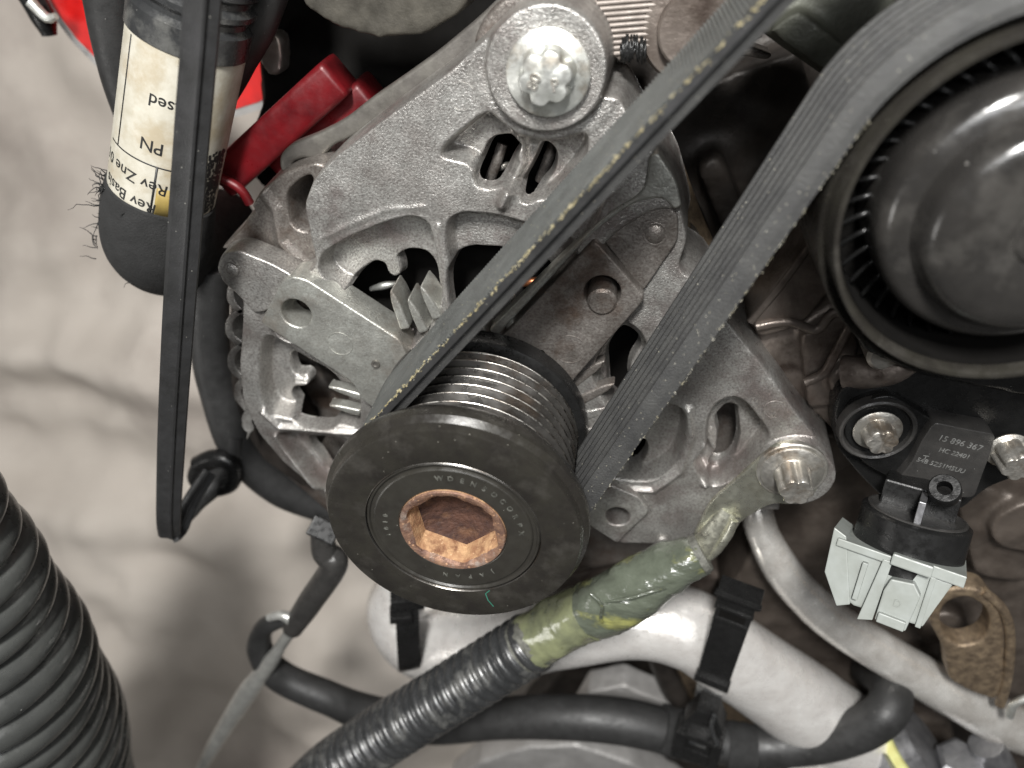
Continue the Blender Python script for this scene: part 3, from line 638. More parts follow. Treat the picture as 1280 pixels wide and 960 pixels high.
# green paint tick on the flange
sweep('paint_tick', [P(612, 738, 0).to_2d(), P(607, 742, 0).to_2d(), P(610, 750, 0).to_2d(), P(617, 758, 0).to_2d()], [(-.012, .002), (-.012, .006), (.012, .006), (.012, .002)], mat('green_paint', (.04, .20, .14)), PU)

# ------------------------------------------------------------------ serpentine belt
BO = 3.0; BT = .42; ZF, ZB = -1.20, -1.20 - 7 * pitch - .05
d1 = Vector((.625, .781)); n1 = Vector((-.781, .625)); d2 = Vector((.386, .923)); n2 = Vector((.923, -.386))
IC = Vector((10.3, 7.77)); IR = (IC - AX).dot(n2) - BO
path = [AX + n1 * BO + d1 * s for s in [16 - i * .2 for i in range(81)]]
a0 = math.atan2(n1.y, n1.x); a1 = 2 * PI + math.atan2(n2.y, n2.x)
path += [AX + Vector((math.cos(a0 + (a1 - a0) * i / 60), math.sin(a0 + (a1 - a0) * i / 60))) * BO for i in range(1, 61)]
t1 = (IC - n2 * IR - (AX + n2 * BO)).dot(d2)
path += [AX + n2 * BO + d2 * (t1 * i / 50) for i in range(1, 51)]
b0 = math.atan2(-n2.y, -n2.x); b1 = math.radians(52)
path += [IC + Vector((math.cos(b0 + (b1 - b0) * i / 50), math.sin(b0 + (b1 - b0) * i / 50))) * IR for i in range(1, 51)]
tl = (path[-1] - path[-2]).normalized(); path += [path[-1] + tl * s for s in (1, 3, 6)]
pr = [(0, ZF), (0, ZB)] + [(.16, ZB)]
for k in range(7):
    zz = ZB + .03 + k * pitch
    pr += [(.10, zz), (BT, zz + pitch * .24), (BT, zz + pitch * .50), (.10, zz + pitch * .74)]
pr += [(.16, ZF)]
BELT = thing('serpentine_belt', 'worn black ribbed drive belt with frayed edges looped round the alternator pulley', 'belt')
BB = sweep('belt_band', path, pr, 'belt', BELT); BB.data.materials.append(M['belt_dark']); BB.data.materials.append(M['belt_ribs'])
for f_ in BB.data.polygons:
    v_ = f_.center.to_2d() - AX
    right = v_.dot(n2) > 1 or v_.dot(d1) < -1; jj = f_.index % len(pr)
    if jj >= 3 and jj < 3 + 28: f_.material_index = (1, 2, 2, 1)[(jj - 3) % 4]  # valleys and one flank darker: groove shade put into the colour
    elif right: f_.material_index = 2  # right run dimmer: lighting difference between the runs put into the colour
    elif v_.dot(d1) > -1 and v_.dot(n1) > 1 and abs(f_.normal.z) > .5: f_.material_index = 1
# fine cross weave ribs on the back of the left run: geometry strips
bm = bmesh.new()
for i in range(300):
    s = 2.2 + i * .085
    if s > 15.5: break
    p = AX + n1 * (BO + .004) + d1 * s; w_ = .032
    vs = [bm.verts.new((p.x + n1.x * e + d1.x * (w_ * q), p.y + n1.y * e + d1.y * (w_ * q), z)) for z in (ZF - .05, ZB + .05) for q, e in ((-1, -.004), (0, .045), (1, -.004))]
    bm.faces.new((vs[0], vs[1], vs[4], vs[3])); bm.faces.new((vs[1], vs[2], vs[5], vs[4]))
link('back_weave', bm2me(bm, 'w'), 'belt', BELT, kind='stuff')
# frayed cords
def fray(cond, nrm_off, m, name, dens, size):
    bm = bmesh.new()
    for i in range(len(path) - 1):
        p, q = path[i], path[i + 1]; t = (q - p)
        if not cond(p): continue
        for _ in range(max(1, int(dens * t.length))):
            if random.random() > .42 + .7 * noise.noise(Vector((p.x * 1.5, p.y * 1.5, 0))) + .25: continue
            f = random.random(); b = p + t * f; tt = t.normalized(); nn = Vector((-tt.y, tt.x))
            b = b + nn * (nrm_off + random.gauss(0, .022)); L_ = random.uniform(.015, .065) * size; s = random.uniform(.006, .014) * size
            z = ZF + random.uniform(-.03, .015)
            m4 = Matrix.Translation((b.x, b.y, z)) @ Vector((tt.x + random.gauss(0, .25), tt.y + random.gauss(0, .25), random.gauss(0, .2))).to_track_quat('X', 'Z').to_matrix().to_4x4() @ Matrix.Diagonal((L_, s, s, 1))
            bmesh.ops.create_icosphere(bm, subdivisions=1, radius=1, matrix=m4)
    link(name, bm2me(bm, name), m, BELT, kind='stuff', smooth=True)
nleft = 82
left_set = set((round(p.x, 4), round(p.y, 4)) for p in path[:nleft]); right_set = set((round(p.x, 4), round(p.y, 4)) for p in path[140:192])
fray(lambda p: (round(p.x, 4), round(p.y, 4)) in left_set, 0.0, 'cord', 'frayed_cord', 50, 1.0)
fray(lambda p: (round(p.x, 4), round(p.y, 4)) in right_set, 0.0, 'cord_white', 'frayed_cord', 30, .6)
fray(lambda p: (round(p.x, 4), round(p.y, 4)) in right_set, BT - .06, 'cord_white', 'frayed_cord', 8, .5)

# ------------------------------------------------------------------ big idler pulley
ID = thing('idler_pulley', 'large black idler pulley with ribbed well and dished cap at the right edge', 'pulley')
lathe('rim', [(3.2, -4.2), (IR - .01, -4.0), (IR - .01, -1.35), (IR - .05, -1.5), (3.30, -1.62), (3.25, -1.5), (3.24, -1.04), (3.21, -.99), (3.13, -.99), (3.10, -1.04), (3.07, -1.2), (3.06, -1.4), (3.12, -1.6), (3.12, -4)], IC, 'paint', ID, 160, 30)
lathe('well', [(3.055, -1.25), (3.0, -3.0), (2.2, -3.1), (2.2, -3.6)], IC, 'void', ID, 120, 30)  # the well's deep shade is put into its black colour
lathe('cap', [(2.0, -3.1), (2.42, -2.9), (2.46, -1.8), (2.44, -1.4), (2.36, -1.18), (2.22, -1.06), (2.04, -1.02), (1.96, -1.0), (1.91, -.90), (1.86, -.68), (1.78, -.52), (1.64, -.42), (1.4, -.38), (.62, -.40), (.54, -.43), (.50, -.41), (.46, -.38), (0, -.36)], IC, 'cap', ID, 160, 30)
for k in range(44):
    a = 2 * PI * k / 44
    p = [IC + Vector((math.cos(a + s * .16), math.sin(a + s * .16))) * (2.44 + s * .62) for s in (0, .25, .5, .75, 1.0)]
    bm = bmesh.new(); tube_bm(bm, [Vector((q.x, q.y, -2.0 - .35 * i / 4)) for i, q in enumerate(p)], [.05] * 5, 6, True)
    for v in bm.verts:
        if v.co.z < -2.0 - .35: pass
    if k == 0: pass
    link('rib', bm2me(bm, 'rib'), 'plastic', ID)
tag(block('tensioner_housing', [(1012, 275), (1060, 150), (1120, 60), (1400, 20), (1400, 520), (1150, 470), (1080, 440), (1045, 380)], -4.4, 1.5, 'plastic', .12, warp=0),
    'black housing plate behind the big idler pulley', 'housing')

# ------------------------------------------------------------------ sensor with connector
SE = thing('cam_sensor', 'black plastic sensor with printed rating block and two torx bolts under the idler', 'sensor')
plate('base', [(1042, 512), (1050, 488), (1080, 473), (1140, 462), (1290, 462), (1290, 590), (1235, 610), (1200, 640), (1120, 640), (1075, 595), (1046, 560)], [], -5.1, 1.2, 'plastic', SE, .1, 2)
cE = P(1098, 541, -4.55).to_2d()
plate('ear', [(1054, 545), (1062, 508), (1112, 492), (1175, 530), (1160, 545), (1150, 575), (1122, 602), (1080, 580)], [], -4.75, .5, 'plastic', SE, .05, 2)
lathe('ear_rim', [(.80, -4.9), (.86, -4.62), (.92, -4.58), (.97, -4.62), (1.0, -4.9)], cE, 'plastic_grey', SE)
plate('rating_block', [(1168, 528), (1205, 536), (1245, 543), (1238, 568), (1228, 594), (1218, 622), (1170, 622), (1112, 612), (1140, 578), (1152, 552)], [], -4.45, .8, 'plastic_grey', SE, .03, 1)
def flat_text(s, px, py, h, size, dx, dy, m, parent, name='embossed_text', dep=.008):
    p = P(px, py, h); e = (P(px + dx, py + dy, h) - p).normalized(); g = Vector((-e.y, e.x, 0))
    def f(x, y, z): return Vector((p.x + e.x * x + g.x * y, p.y + e.y * x + g.y * y, h + z))
    return link(name, text_me(s, size, f, dep), m, parent, smooth=False)
M['emb_dim'] = mat('dim_embossing', (.20, .20, .195), (.10, .10, .095), 5, .4)
flat_text('15 896 367', 1200, 554, -4.445, .26, 10, 2.6, 'emb_dim', SE)
flat_text('HC 22401', 1193, 567, -4.445, .20, 10, 2.6, 'emb_dim', SE)
flat_text('54B 5Z51M5UU', 1176, 582, -4.445, .20, 10, 2.6, 'emb_dim', SE)
flat_text('T', 1156, 573, -4.445, .26, 10, 1.5, 'emb_dim', SE)
# socket barrel, seen slightly from above
def PD(px, py, d): return CAM + (RW @ Vector(((px - 640) / FPX, (480 - py) / FPX, -1.0))) * d
DB = 19.6
f1 = Fr(PD(1146, 642, DB), PD(1126, 712, DB + .35)); zc = DB / FPX
LB = (PD(1126, 712, DB + .35) - f1.o).length * .86
link('neck', f1.box(-44 * zc, 42 * zc, -32 * zc, 6 * zc, -1.3, -.05, .05), 'plastic', SE, smooth=False)
sharp(link('socket_barrel', f1.lathe([(0, 0), (59 * zc, 0), (63 * zc, .06), (64 * zc, LB), (0, LB)]), 'plastic', SE), 40)
sharp(link('barrel_top', f1.lathe([(0, -.01), (57 * zc, -.01), (57 * zc, -.05), (54 * zc, -.06), (51 * zc, -.02), (0, -.02)]), 'plastic_grey', SE), 40)
link('barrel_rib', f1.box(-.02, .14, -.62, .02, .0, 1.1, .02), 'hardware', SE, smooth=False)
sharp(link('eyelet', Fr(PD(1181, 610, DB - 1.0), PD(1179, 622, DB - .2)).lathe([(.18, 0), (.34, 0), (.37, .05), (.37, .5), (.18, .5), (.18, 0)]), 'plastic', SE), 40)
bolt('torx_bolt', 'pale torx bolt in the left ear of the black sensor', P(1098, 541, -4.5).to_2d(), -4.6, .62, .40, .55, 'zinc_old', rot=.2)
bolt('torx_bolt', 'pale torx bolt at the right frame edge beside the sensor rating block', P(1262, 566, -4.6).to_2d(), -4.7, .55, .42, .75, 'zinc_old', rot=.5)
# pale grey plug
CN = thing('grey_plug', 'pale grey plastic plug with latch hanging below the black sensor barrel', 'connector')
f2 = Fr(PD(1124, 692, DB + .1), PD(1100, 768, DB + .35)); q = DB / FPX
link('plug_body', f2.prism([(x * q, y * q) for x, y in ((-68, 2), (62, 2), (54, 30), (46, 64), (-30, 70), (-50, 62), (-62, 30))], -1.2, 1.02, .05), 'connector', CN, smooth=False)
link('left_cheek', f2.prism([(-76 * q, -16 * q), (-60 * q, -10 * q), (-34 * q, 70 * q), (-48 * q, 78 * q), (-72 * q, 42 * q)], -.6, 1.05, .03), 'connector', CN, smooth=False)
link('collar', join([f2.box(-68 * q, 20 * q, -6 * q, 4 * q, -.8, 1.16, .03), f2.box(12 * q, 72 * q, -12 * q, 2 * q, -.8, 1.14, .03)]), 'connector', CN, smooth=False)
link('rib', f2.box(-34 * q, -28 * q, 12 * q, 60 * q, .2, 1.2, .02), 'connector', CN, smooth=False)
link('rib', f2.prism([(-14 * q, 0), (-4 * q, 0), (-6 * q, 76 * q), (-22 * q, 82 * q)], .1, 1.2, .02), 'connector', CN, smooth=False)
link('rib', f2.box(38 * q, 44 * q, 2 * q, 66 * q, .1, 1.1, .02), 'connector', CN, smooth=False)
LT = link('latch', f2.prism([(0, 18 * q), (24 * q, 14 * q), (34 * q, 26 * q), (30 * q, 72 * q), (-4 * q, 72 * q), (-4 * q, 34 * q)], .2, 1.35, .04), 'connector', CN, smooth=False)
link('latch_tip', f2.box(-2 * q, 28 * q, 60 * q, 72 * q, 1.3, 1.48, .03), 'connector', LT, smooth=False)
link('latch_bridge', f2.box(-6 * q, 38 * q, -12 * q, 2 * q, 1.05, 1.32, .04), 'connector', CN, smooth=False)
def pt_text(s, fr, u, a, w, size, m, par):
    def f(x, y, z): return fr.pt(u + x, a - y, w + z)
    return link('embossed_mark', text_me(s, size, f, .012), m, par, smooth=False)
pt_text('D', f2, 14 * q, 44 * q, 1.36, .26, 'connector', LT)
# ------------------------------------------------------------------ pipes at the bottom
AP = thing('aluminium_pipe', 'thick bare aluminium pipe bending under the pulley toward the lower right', 'pipe')
tube('pipe_wall', [(600, 660, -9.0), (540, 712, -8.4), (505, 762, -7.6), (535, 800, -6.9), (610, 802, -6.4), (700, 786, -6.2), (790, 775, -6.2), (860, 786, -6.2), (930, 830, -6.2), (1020, 892, -6.2), (1110, 958, -6.2), (1180, 1010, -6.2)],
     [36, 42, 46, 49, 50, 48, 47, 50, 52, 54, 56, 58], 'alu', AP, 48)
for k in range(18):
    pxk = 928 + k * 6; pyk = 838 + k * 3.9
    link('press_mark', bm2me(tube_bm(bmesh.new(), [P(pxk - 2, pyk + 12, -4.98), P(pxk - 6, pyk + 26, -5.16)], .022, 6), 'm'), 'alu', AP)
tag(tube('slim_pipe', [(945, 610, -8.6), (952, 662, -7.8), (985, 722, -7.2), (1040, 775, -6.8), (1110, 820, -6.6), (1190, 868, -6.4), (1260, 905, -6.4), (1340, 930, -6.4)], [18, 20, 23, 25, 26, 28, 30, 31], 'alu2', None, 40),
    'slimmer scratched aluminium pipe running under the grey plug to the right edge', 'pipe')
# black clips
def clip(name, label, p0, p1, wpx, m='plastic'):
    t = thing(name, label, 'clip'); f = Fr(p0, p1); k = depth(p0) / FPX; L_ = (p1 - p0).length
    return t, f, k, L_
t, f, k, L_ = clip('pipe_clip', 'black plastic clip strapped across the thick aluminium pipe', P(925, 738, -4.3), P(885, 868, -4.35), 40)
bandpts = []
sharp(link('clip_band', f.prism([(-22 * k, 26 * k), (24 * k, 26 * k), (22 * k, L_ * .86), (-22 * k, L_ * .86)], -.9, .12, .05), 'plastic', t), 40)
link('clip_head', join([f.box(-26 * k, 28 * k, 0, 12 * k, -.4, .34, .05), f.box(-24 * k, 24 * k, 12 * k, 26 * k, -.4, .20, .04), f.box(-28 * k, 30 * k, 2 * k, 6 * k, .2, .42, .03)]), 'plastic', t, smooth=False)
for bx_ in ((-24 * k, 25 * k, 34 * k, 38 * k, 0, .20, .02), (-22 * k, 22 * k, 56 * k, 62 * k, 0, .20, .02), (-24 * k, 24 * k, L_ * .80, L_ * .86, -.1, .24, .03)): link('clip_step', f.box(*bx_), 'plastic', t, smooth=False)
link('clip_window', f.box(-16 * k, 17 * k, 40 * k, 54 * k, .06, .135, .01), 'void', t, smooth=False)
tag(tube('clip_pin', [(888, 860, -5.0), (882, 882, -5.0), (878, 900, -5.0)], [17, 15, 15], 'conduit'), 'short glossy black pin below the pipe clip', 'pin')
t, f, k, L_ = clip('pipe_clip', 'dark clip wrapped round the pipe elbow just below the pulley', P(508, 742, -4.7), P(512, 852, -5.2), 30)
pth = []
for i in range(24):
    a = math.radians(-30 + 150 * i / 23)
    pth.append(f.pt(0, 2.0 * 0 + (L_ / 2) - math.cos(a + .5) * L_ * .53, -1.1 + math.sin(a + .5) * 1.35))
bm = bmesh.new(); rows = []
for i, p in enumerate(pth):
    tt = (pth[min(i + 1, 23)] - pth[max(i - 1, 0)]).normalized(); nn = tt.cross(f.u).normalized()
    rows.append([bm.verts.new(p + f.u * (sx * 15 * k) + nn * (sn * .08)) for sx, sn in ((-1, -1), (1, -1), (1, 1), (-1, 1))])
for a, b in zip(rows, rows[1:]):
    for j in range(4): bm.faces.new((a[j], a[(j + 1) % 4], b[(j + 1) % 4], b[j]))
bm.faces.new(rows[0][::-1]); bm.faces.new(rows[-1])
sharp(link('clip_band', bm2me(bm, 'band'), 'plastic', t), 40)
link('clip_head', join([f.box(-20 * k, 22 * k, 0, 20 * k, -.3, .35, .04), f.box(-22 * k, 6 * k, 32 * k, 44 * k, -.2, .42, .05)]), 'plastic', t, smooth=False)
# round hose across the bottom
HO = tube('coolant_hose', [(356, 775, -4.6), (330, 785, -4.9), (326, 815, -5.0), (352, 846, -5.0), (410, 872, -5.0), (462, 892, -5.2), (540, 905, -5.4), (620, 898, -5.2), (700, 896, -5.0), (780, 902, -5.0), (860, 920, -5.0), (935, 932, -5.0), (1010, 930, -5.0), (1070, 914, -5.0), (1108, 888, -5.3), (1112, 856, -6.4), (1085, 838, -8.2)],
          [8, 12, 16, 19, 20, 22, 24, 25, 27, 28, 27, 25, 25, 26, 26, 24, 20], 'rubber')
tag(HO, 'black rubber hose curling left and crossing the whole bottom of the picture', 'hose')
tube('tape_wrap', [(826, 910, -4.98), (850, 917, -4.98), (872, 923, -4.98)], [29.5, 29.5, 28.5], 'fabric', HO, rfun=lambda i, a: 1 + .03 * math.sin(a * 7 + i)); tube('tape_wrap', [(908, 930, -4.98), (925, 932, -4.98), (944, 934, -4.98)], [28, 28, 27], 'fabric', HO, rfun=lambda i, a: 1 + .03 * math.sin(a * 6 + i * 2))
TI = thing('cable_tie', 'black cable tie with square locking head round the bottom hose', 'cable tie')
f = Fr(P(884, 892, -3.95), P(868, 960, -3.75)); k = depth(f.o) / FPX
sharp(link('tie_strap', f.prism([(-13 * k, -6 * k), (12 * k, -4 * k), (24 * k, 24 * k), (22 * k, 42 * k), (-28 * k, 42 * k), (-26 * k, 26 * k)], -.8, .12, .08), 'plastic', TI), 40)
link('tie_head', join([f.box(-32 * k, -18 * k, 36 * k, 90 * k, -.4, .45, .05), f.box(14 * k, 27 * k, 36 * k, 90 * k, -.4, .45, .05), f.box(-20 * k, 16 * k, 34 * k, 44 * k, -.4, .42, .05), f.box(-20 * k, 16 * k, 66 * k, 90 * k, -.4, .36, .05)]), 'plastic', TI, smooth=False)
link('tie_pawl', f.box(-14 * k, 8 * k, 48 * k, 60 * k, -.2, .22, .03), 'conduit', TI, smooth=False)
tube('tie_edge', [(893, 894, -3.5), (889, 910, -3.45), (896, 928, -3.45), (903, 940, -3.5)], 3, 'conduit', TI, 10)

# corrugated conduit with heat shrink and lug
CO = corrugated('split_conduit', [(340, 1040, -1.4), (402, 975, -1.8), (470, 925, -2.2), (560, 868, -2.7), (650, 812, -3.2), (668, 800, -3.3)], [38, 38, 38, 38, 39, 38], .43, .20, 'conduit')
tag(CO, 'ribbed black conduit rising from the bottom edge to the olive sleeve', 'conduit')
tube('torn_mouth', [(655, 808, -3.2), (672, 797, -3.3), (690, 790, -3.4)], [34, 33, 30], 'grease', CO, rfun=lambda i, a: 1 + .09 * noise.noise(Vector((a * 3, i * 2., 0))))
BC = thing('battery_cable', 'olive heat shrink covered cable end with a tinned lug bolted to the alternator', 'cable')
def shr(i, a): return 1 + .04 * math.sin(3 * a + i * .13) + .035 * noise.noise(Vector((math.cos(a) * 6, math.sin(a) * 6, i * .5))) + .08 * noise.noise(Vector((math.cos(a) * 2, math.sin(a) * 2, i * .16)))
tube('heat_shrink', [(668, 800, -3.3), (690, 788, -3.3), (728, 768, -3.3), (752, 758, -3.3), (790, 738, -3.4), (830, 714, -3.6), (858, 700, -3.7), (878, 692, -3.8)], [32, 34, 34, 37, 37, 33, 28, 24], 'shrink', BC, 48, .08, rfun=shr)
tube('pale_end', [(664, 802, -3.3), (690, 788, -3.3), (722, 771, -3.3), (736, 765, -3.3)], [33, 35, 35.5, 36], 'shrink_pale', BC, 48, .08, rfun=shr)
tube('shrink_fold', [(738, 742, -2.5), (752, 756, -2.35), (752, 776, -2.45), (768, 792, -2.9)], [2, 2.5, 2.5, 1], 'shrink', BC, 12)
tube('shrink_fold', [(756, 752, -2.4), (785, 748, -2.45), (820, 738, -2.6), (836, 735, -2.9)], [1, 2.5, 2.5, 1], 'shrink', BC, 12)
tube('torn_edge', [(872, 694, -3.75), (880, 690, -3.8)], [26, 24], 'grease', BC, rfun=lambda i, a: 1 + .12 * noise.noise(Vector((a * 4, i * 2., 0))))
# lug: barrel rolled from sheet, then flat tongue under the bolt
tube('lug_barrel', [(862, 702, -3.9), (885, 680, -4.1), (902, 655, -4.3), (914, 638, -4.4)], [16, 20, 19, 16], 'lug', BC, 24, flat=.7)
plate('lug_tongue', [(866, 672), (888, 628), (915, 605), (948, 575), (975, 553), (1012, 556), (1030, 585), (1022, 615), (995, 632), (965, 628), (925, 652), (898, 692), (880, 700)], [], -4.28, .16, 'lug', BC, .03, 2)
tube('lug_lip', [(918, 650, -4.05), (910, 668, -3.95), (895, 688, -3.85), (880, 702, -3.8)], [5, 6, 6, 4], 'lug', BC, 14)

# big corrugated duct lower left
o = corrugated('intake_duct', [(-150, 560, 1.2), (-120, 640, 1.2), (-80, 740, 1.2), (-35, 850, 1.2), (-5, 960, 1.2), (10, 1080, 1.2)], [92, 110, 127, 141, 151, 157], .92, .42, 'duct', seg=80)
tag(o, 'big glossy ribbed black duct in the lower left corner', 'duct')

# bronze eye bracket
BE = thing('eye_bracket', 'rusty brown eye bracket with a round hole at the right edge', 'bracket')
plate('eye_plate', [(1160, 775), (1166, 745), (1196, 734), (1232, 738), (1250, 762), (1256, 790), (1256, 850), (1246, 876), (1215, 866), (1186, 850), (1182, 815)], [[(1174, 778), (1180, 755), (1206, 744), (1232, 758), (1240, 782), (1228, 803), (1202, 810), (1182, 798)]], -5.4, .8, 'bronze', BE, .12, 2, 3)
tube('raised_edge', [(1228, 738, -5.5), (1252, 760, -5.45), (1262, 790, -5.45), (1260, 840, -5.45), (1250, 880, -5.5)], 6, 'bronze', BE, 14)
# fittings bottom right
FT = thing('pipe_coupling', 'pipe coupling with dark rings and pale yellow seal at the bottom right', 'coupling')
pA, pB = P(1040, 975, -5.6), P(1215, 905, -5.9); f = Fr(pA, pB); k = depth(pA) / FPX
def ringp(r, a0, a1): return [(r - .1, a0), (r, a0 + .04), (r, a1 - .04), (r - .1, a1), (0, a1)]
sharp(link('sleeve', f.lathe([(0, -1)] + ringp(48 * k, -1, 72 * k)), 'alu', FT), 30)
sharp(link('dark_ring', f.lathe([(0, 70 * k)] + ringp(50 * k, 72 * k, 96 * k)), 'hardware', FT), 30)
sharp(link('seal_ring', f.lathe([(0, 94 * k)] + ringp(44 * k, 96 * k, 108 * k)), 'yellow', FT), 30)
sharp(link('end_ring', f.lathe([(0, 106 * k)] + ringp(41 * k, 108 * k, 128 * k)), 'hardware', FT), 30)
tag(link('hex_nut', Fr(P(1196, 965, -5.2), P(1222, 900, -5.2)).lathe([(0, 0), (.9, 0), (.9, .9), (.75, 1.0), (0, 1.0)], 6), 'hardware', None, smooth=False), 'grey hexagon nut at the bottom right beside the coupling', 'nut')
tag(tube('hose_stub', [(1232, 930, -5.6), (1246, 960, -5.4), (1256, 1000, -5.3)], [20, 22, 24], 'hardware'), 'small grey pipe stub under the slim pipe near the corner', 'pipe stub')
lt = tag(tube('snap_ring', [(1262, 895, -5.2), (1268, 880, -5.2), (1290, 872, -5.2), (1310, 880, -5.2)], 5, 'zinc'), 'bright metal ring edge above the slim pipe at the right edge', 'ring')

# bottom grey castings
tag(block('oil_pan_casting', [(560, 985), (600, 952), (660, 935), (720, 932), (790, 955), (860, 1000), (860, 1100), (540, 1100)], -7.2, 1.5, 'grey_cast', .1, warp=.04), 'smooth light grey casting at the bottom edge below the hose', 'engine casting')
tag(block('grey_boss', [(712, 905), (735, 866), (780, 858), (840, 882), (870, 915), (800, 930)], -7.4, 1.2, 'grey_cast', .08, warp=.03), 'pale grey casting lobe peeking over the bottom hose', 'engine casting')
tag(tube('support_strut', [(812, 790, -8.2), (836, 850, -8.0), (866, 912, -7.8)], [14, 15, 16], 'block_dark'), 'dark thin strut below the thick aluminium pipe', 'strut')
tag(block('brown_casting', [(836, 820), (900, 850), (980, 880), (1040, 905), (1000, 940), (920, 960), (876, 925)], -9.0, 1.2, 'bronze', .1, warp=.05), 'brown casting in the shade under the thick pipe', 'engine casting')
tag(block('lower_bracket', [(560, 640), (700, 600), (830, 680), (900, 720), (870, 800), (760, 790), (560, 790)], -9.5, 1.5, 'block', .12, warp=.1, extra=[(720, 705, -8.9, 24, 1.5)]), 'dark bracket in the gap between pulley and thick pipe', 'bracket')

# hanging pick tool & harness on the left
PK = thing('pick_tool', 'tapered steel pick hanging through the hose loop at lower left', 'pick')
tube('handle', [(400, 655, -4.2), (406, 690, -4.2), (418, 706, -4.2), (388, 752, -4.3), (366, 785, -4.4)], [12, 16, 17, 16, 13], 'plastic_grey', PK)
tube('blade', [(366, 785, -4.4), (352, 806, -4.5), (335, 832, -4.6), (308, 868, -4.7), (275, 920, -4.8), (243, 975, -4.9)], [8, 7, 10, 13, 10, 5], 'tool', PK)
tube('blade_hook', [(336, 772, -4.3), (352, 769, -4.3), (368, 776, -4.3)], [5, 6, 9], 'tool', PK)
tag(link('strap_end', Fr(P(395, 658, -4), P(425, 672, -4)).box(-.35, .35, -.2, .75, -.2, .25, .06), 'plastic', None, smooth=False), 'small black plastic end beside the lower left of the pulley', 'strap end')
HR = thing('rubber_cable', 'thick grey rubber cable hanging behind the left flank of the alternator', 'cable')
tube('cable', [(262, 330, -8), (262, 420, -8), (272, 480, -8), (300, 560, -7.8), (350, 610, -8), (420, 640, -8.6)], [26, 24, 24, 24, 22, 18], 'rubber', HR)
tube('branch', [(294, 545, -7.4), (288, 580, -7.2), (268, 602, -7.0), (240, 632, -6.0), (226, 655, -5.2)], [9, 14, 17, 13, 8], 'rubber', HR)
tube('clamp', [(248, 580, -7.0), (268, 572, -6.9), (290, 580, -6.9), (288, 604, -6.9), (262, 610, -6.9), (246, 598, -7.0), (250, 582, -7.0)], 11, 'plastic', HR)
# folded strap hanging in front
ST = thing('hanging_strap', 'long black folded rubber strap hanging in front of the labelled hose', 'strap')
def strap(name, pts, widths, th, m):
    w = pxpath(pts); rr = [x * depth(q) / FPX for x, q in zip(widths, w)]
    pth, wd = catmull(w, rr, .15); bm = bmesh.new(); rows = []
    for i, p in enumerate(pth):
        t_ = (pth[min(i + 1, len(pth) - 1)] - pth[max(i - 1, 0)]).normalized()
        v = (CAM - p); v = (v - t_ * v.dot(t_)).normalized(); u = v.cross(t_)
        if u.dot(RW @ Vector((1, 0, 0))) < 0: u = -u
        a = wd[i]
        sec = [(-a, 0), (-a * .8, th * .55), (-a * .15, th * .9), (a * .05, th * 1.25), (a * .2, th * 1.2), (a * .3, th * .8), (a * .9, th * .6), (a, 0), (a * .9, -th), (-a * .9, -th)]
        rows.append([bm.verts.new(p + u * x + v * y) for x, y in sec])
    for a, b in zip(rows, rows[1:]):
        for j in range(10): bm.faces.new((a[j], a[(j + 1) % 10], b[(j + 1) % 10], b[j]))
    bm.faces.new(rows[0][::-1]); bm.faces.new(rows[-1])
    return sharp(link(name, bm2me(bm, name), m, ST), 30)
strap('front_run', [(256, -40, -2.6), (249, 60, -2.7), (240, 170, -2.8), (231, 290, -2.9), (222, 420, -3.0), (215, 540, -3.1), (211, 640, -3.2), (212, 668, -3.4)], [23, 22, 21, 20, 18.5, 16.5, 14.5, 13], .16, 'belt_dark')
strap('back_run', [(216, 668, -3.5), (224, 660, -3.9), (238, 628, -4.6), (262, 590, -5.6)], [11, 11, 10, 9], .12, 'belt_dark')

# ------------------------------------------------------------------ labelled hose, top left
HL = thing('labelled_hose', 'black hose with off-white printed label and taped lower end at upper left', 'hose')
fh = Fr(P(236, 40, -7), P(203, 240, -7)); kh = depth(fh.o) / FPX; RH = 71 * kh; LH = (P(203, 240, -7) - fh.o).length
sharp(link('printed_label', fh.lathe([(0, -.4), (RH * .99, -.4), (RH, .1), (RH, LH), (0, LH)], 96), 'label', HL), 40)
cor = [(0, -6)]
for i in range(60):
    s = -6 + i * .13; cor.append((RH * (1.03 if (i // 2) % 2 else .93) if s < -.35 else RH * 1.03, s))
    if s > LH * .0: break
cor.append((0, cor[-1][1]))
sharp(link('rubber_boot', fh.lathe(cor, 96), 'conduit', HL), 35)
pth = [fh.pt(0, LH - .1, 0), fh.pt(0, LH + .8, 0), fh.pt(.1, LH + 1.6, -.1), fh.pt(.45, LH + 2.4, -.8), fh.pt(1.1, LH + 3.0, -2.2), fh.pt(2.2, LH + 3.4, -4.5)]
pp, rd = catmull(pth, [RH * 1.03, RH * 1.09, RH * 1.1, RH * 1.08, RH, RH * .9], .12)
link('tape_sleeve', bm2me(tube_bm(bmesh.new(), pp, rd, 64, rfun=lambda i, a: 1 + .018 * noise.noise(Vector((math.cos(a) * 3, math.sin(a) * 3, i * .15)))), 's'), 'fabric', HL)
def on_hose(s, ang, a, size, rot=PI, m='ink', bold=0.004):
    def f(x, y, z):
        x2 = x * math.cos(rot) - y * math.sin(rot); y2 = x * math.sin(rot) + y * math.cos(rot)
        th = ang + x2 / RH; r = RH + .006 + z
        return fh.pt(math.sin(th) * r, a - y2, math.cos(th) * r)
    return link('printed_text', text_me(s, size, f, .002, bold), m, HL, smooth=False)
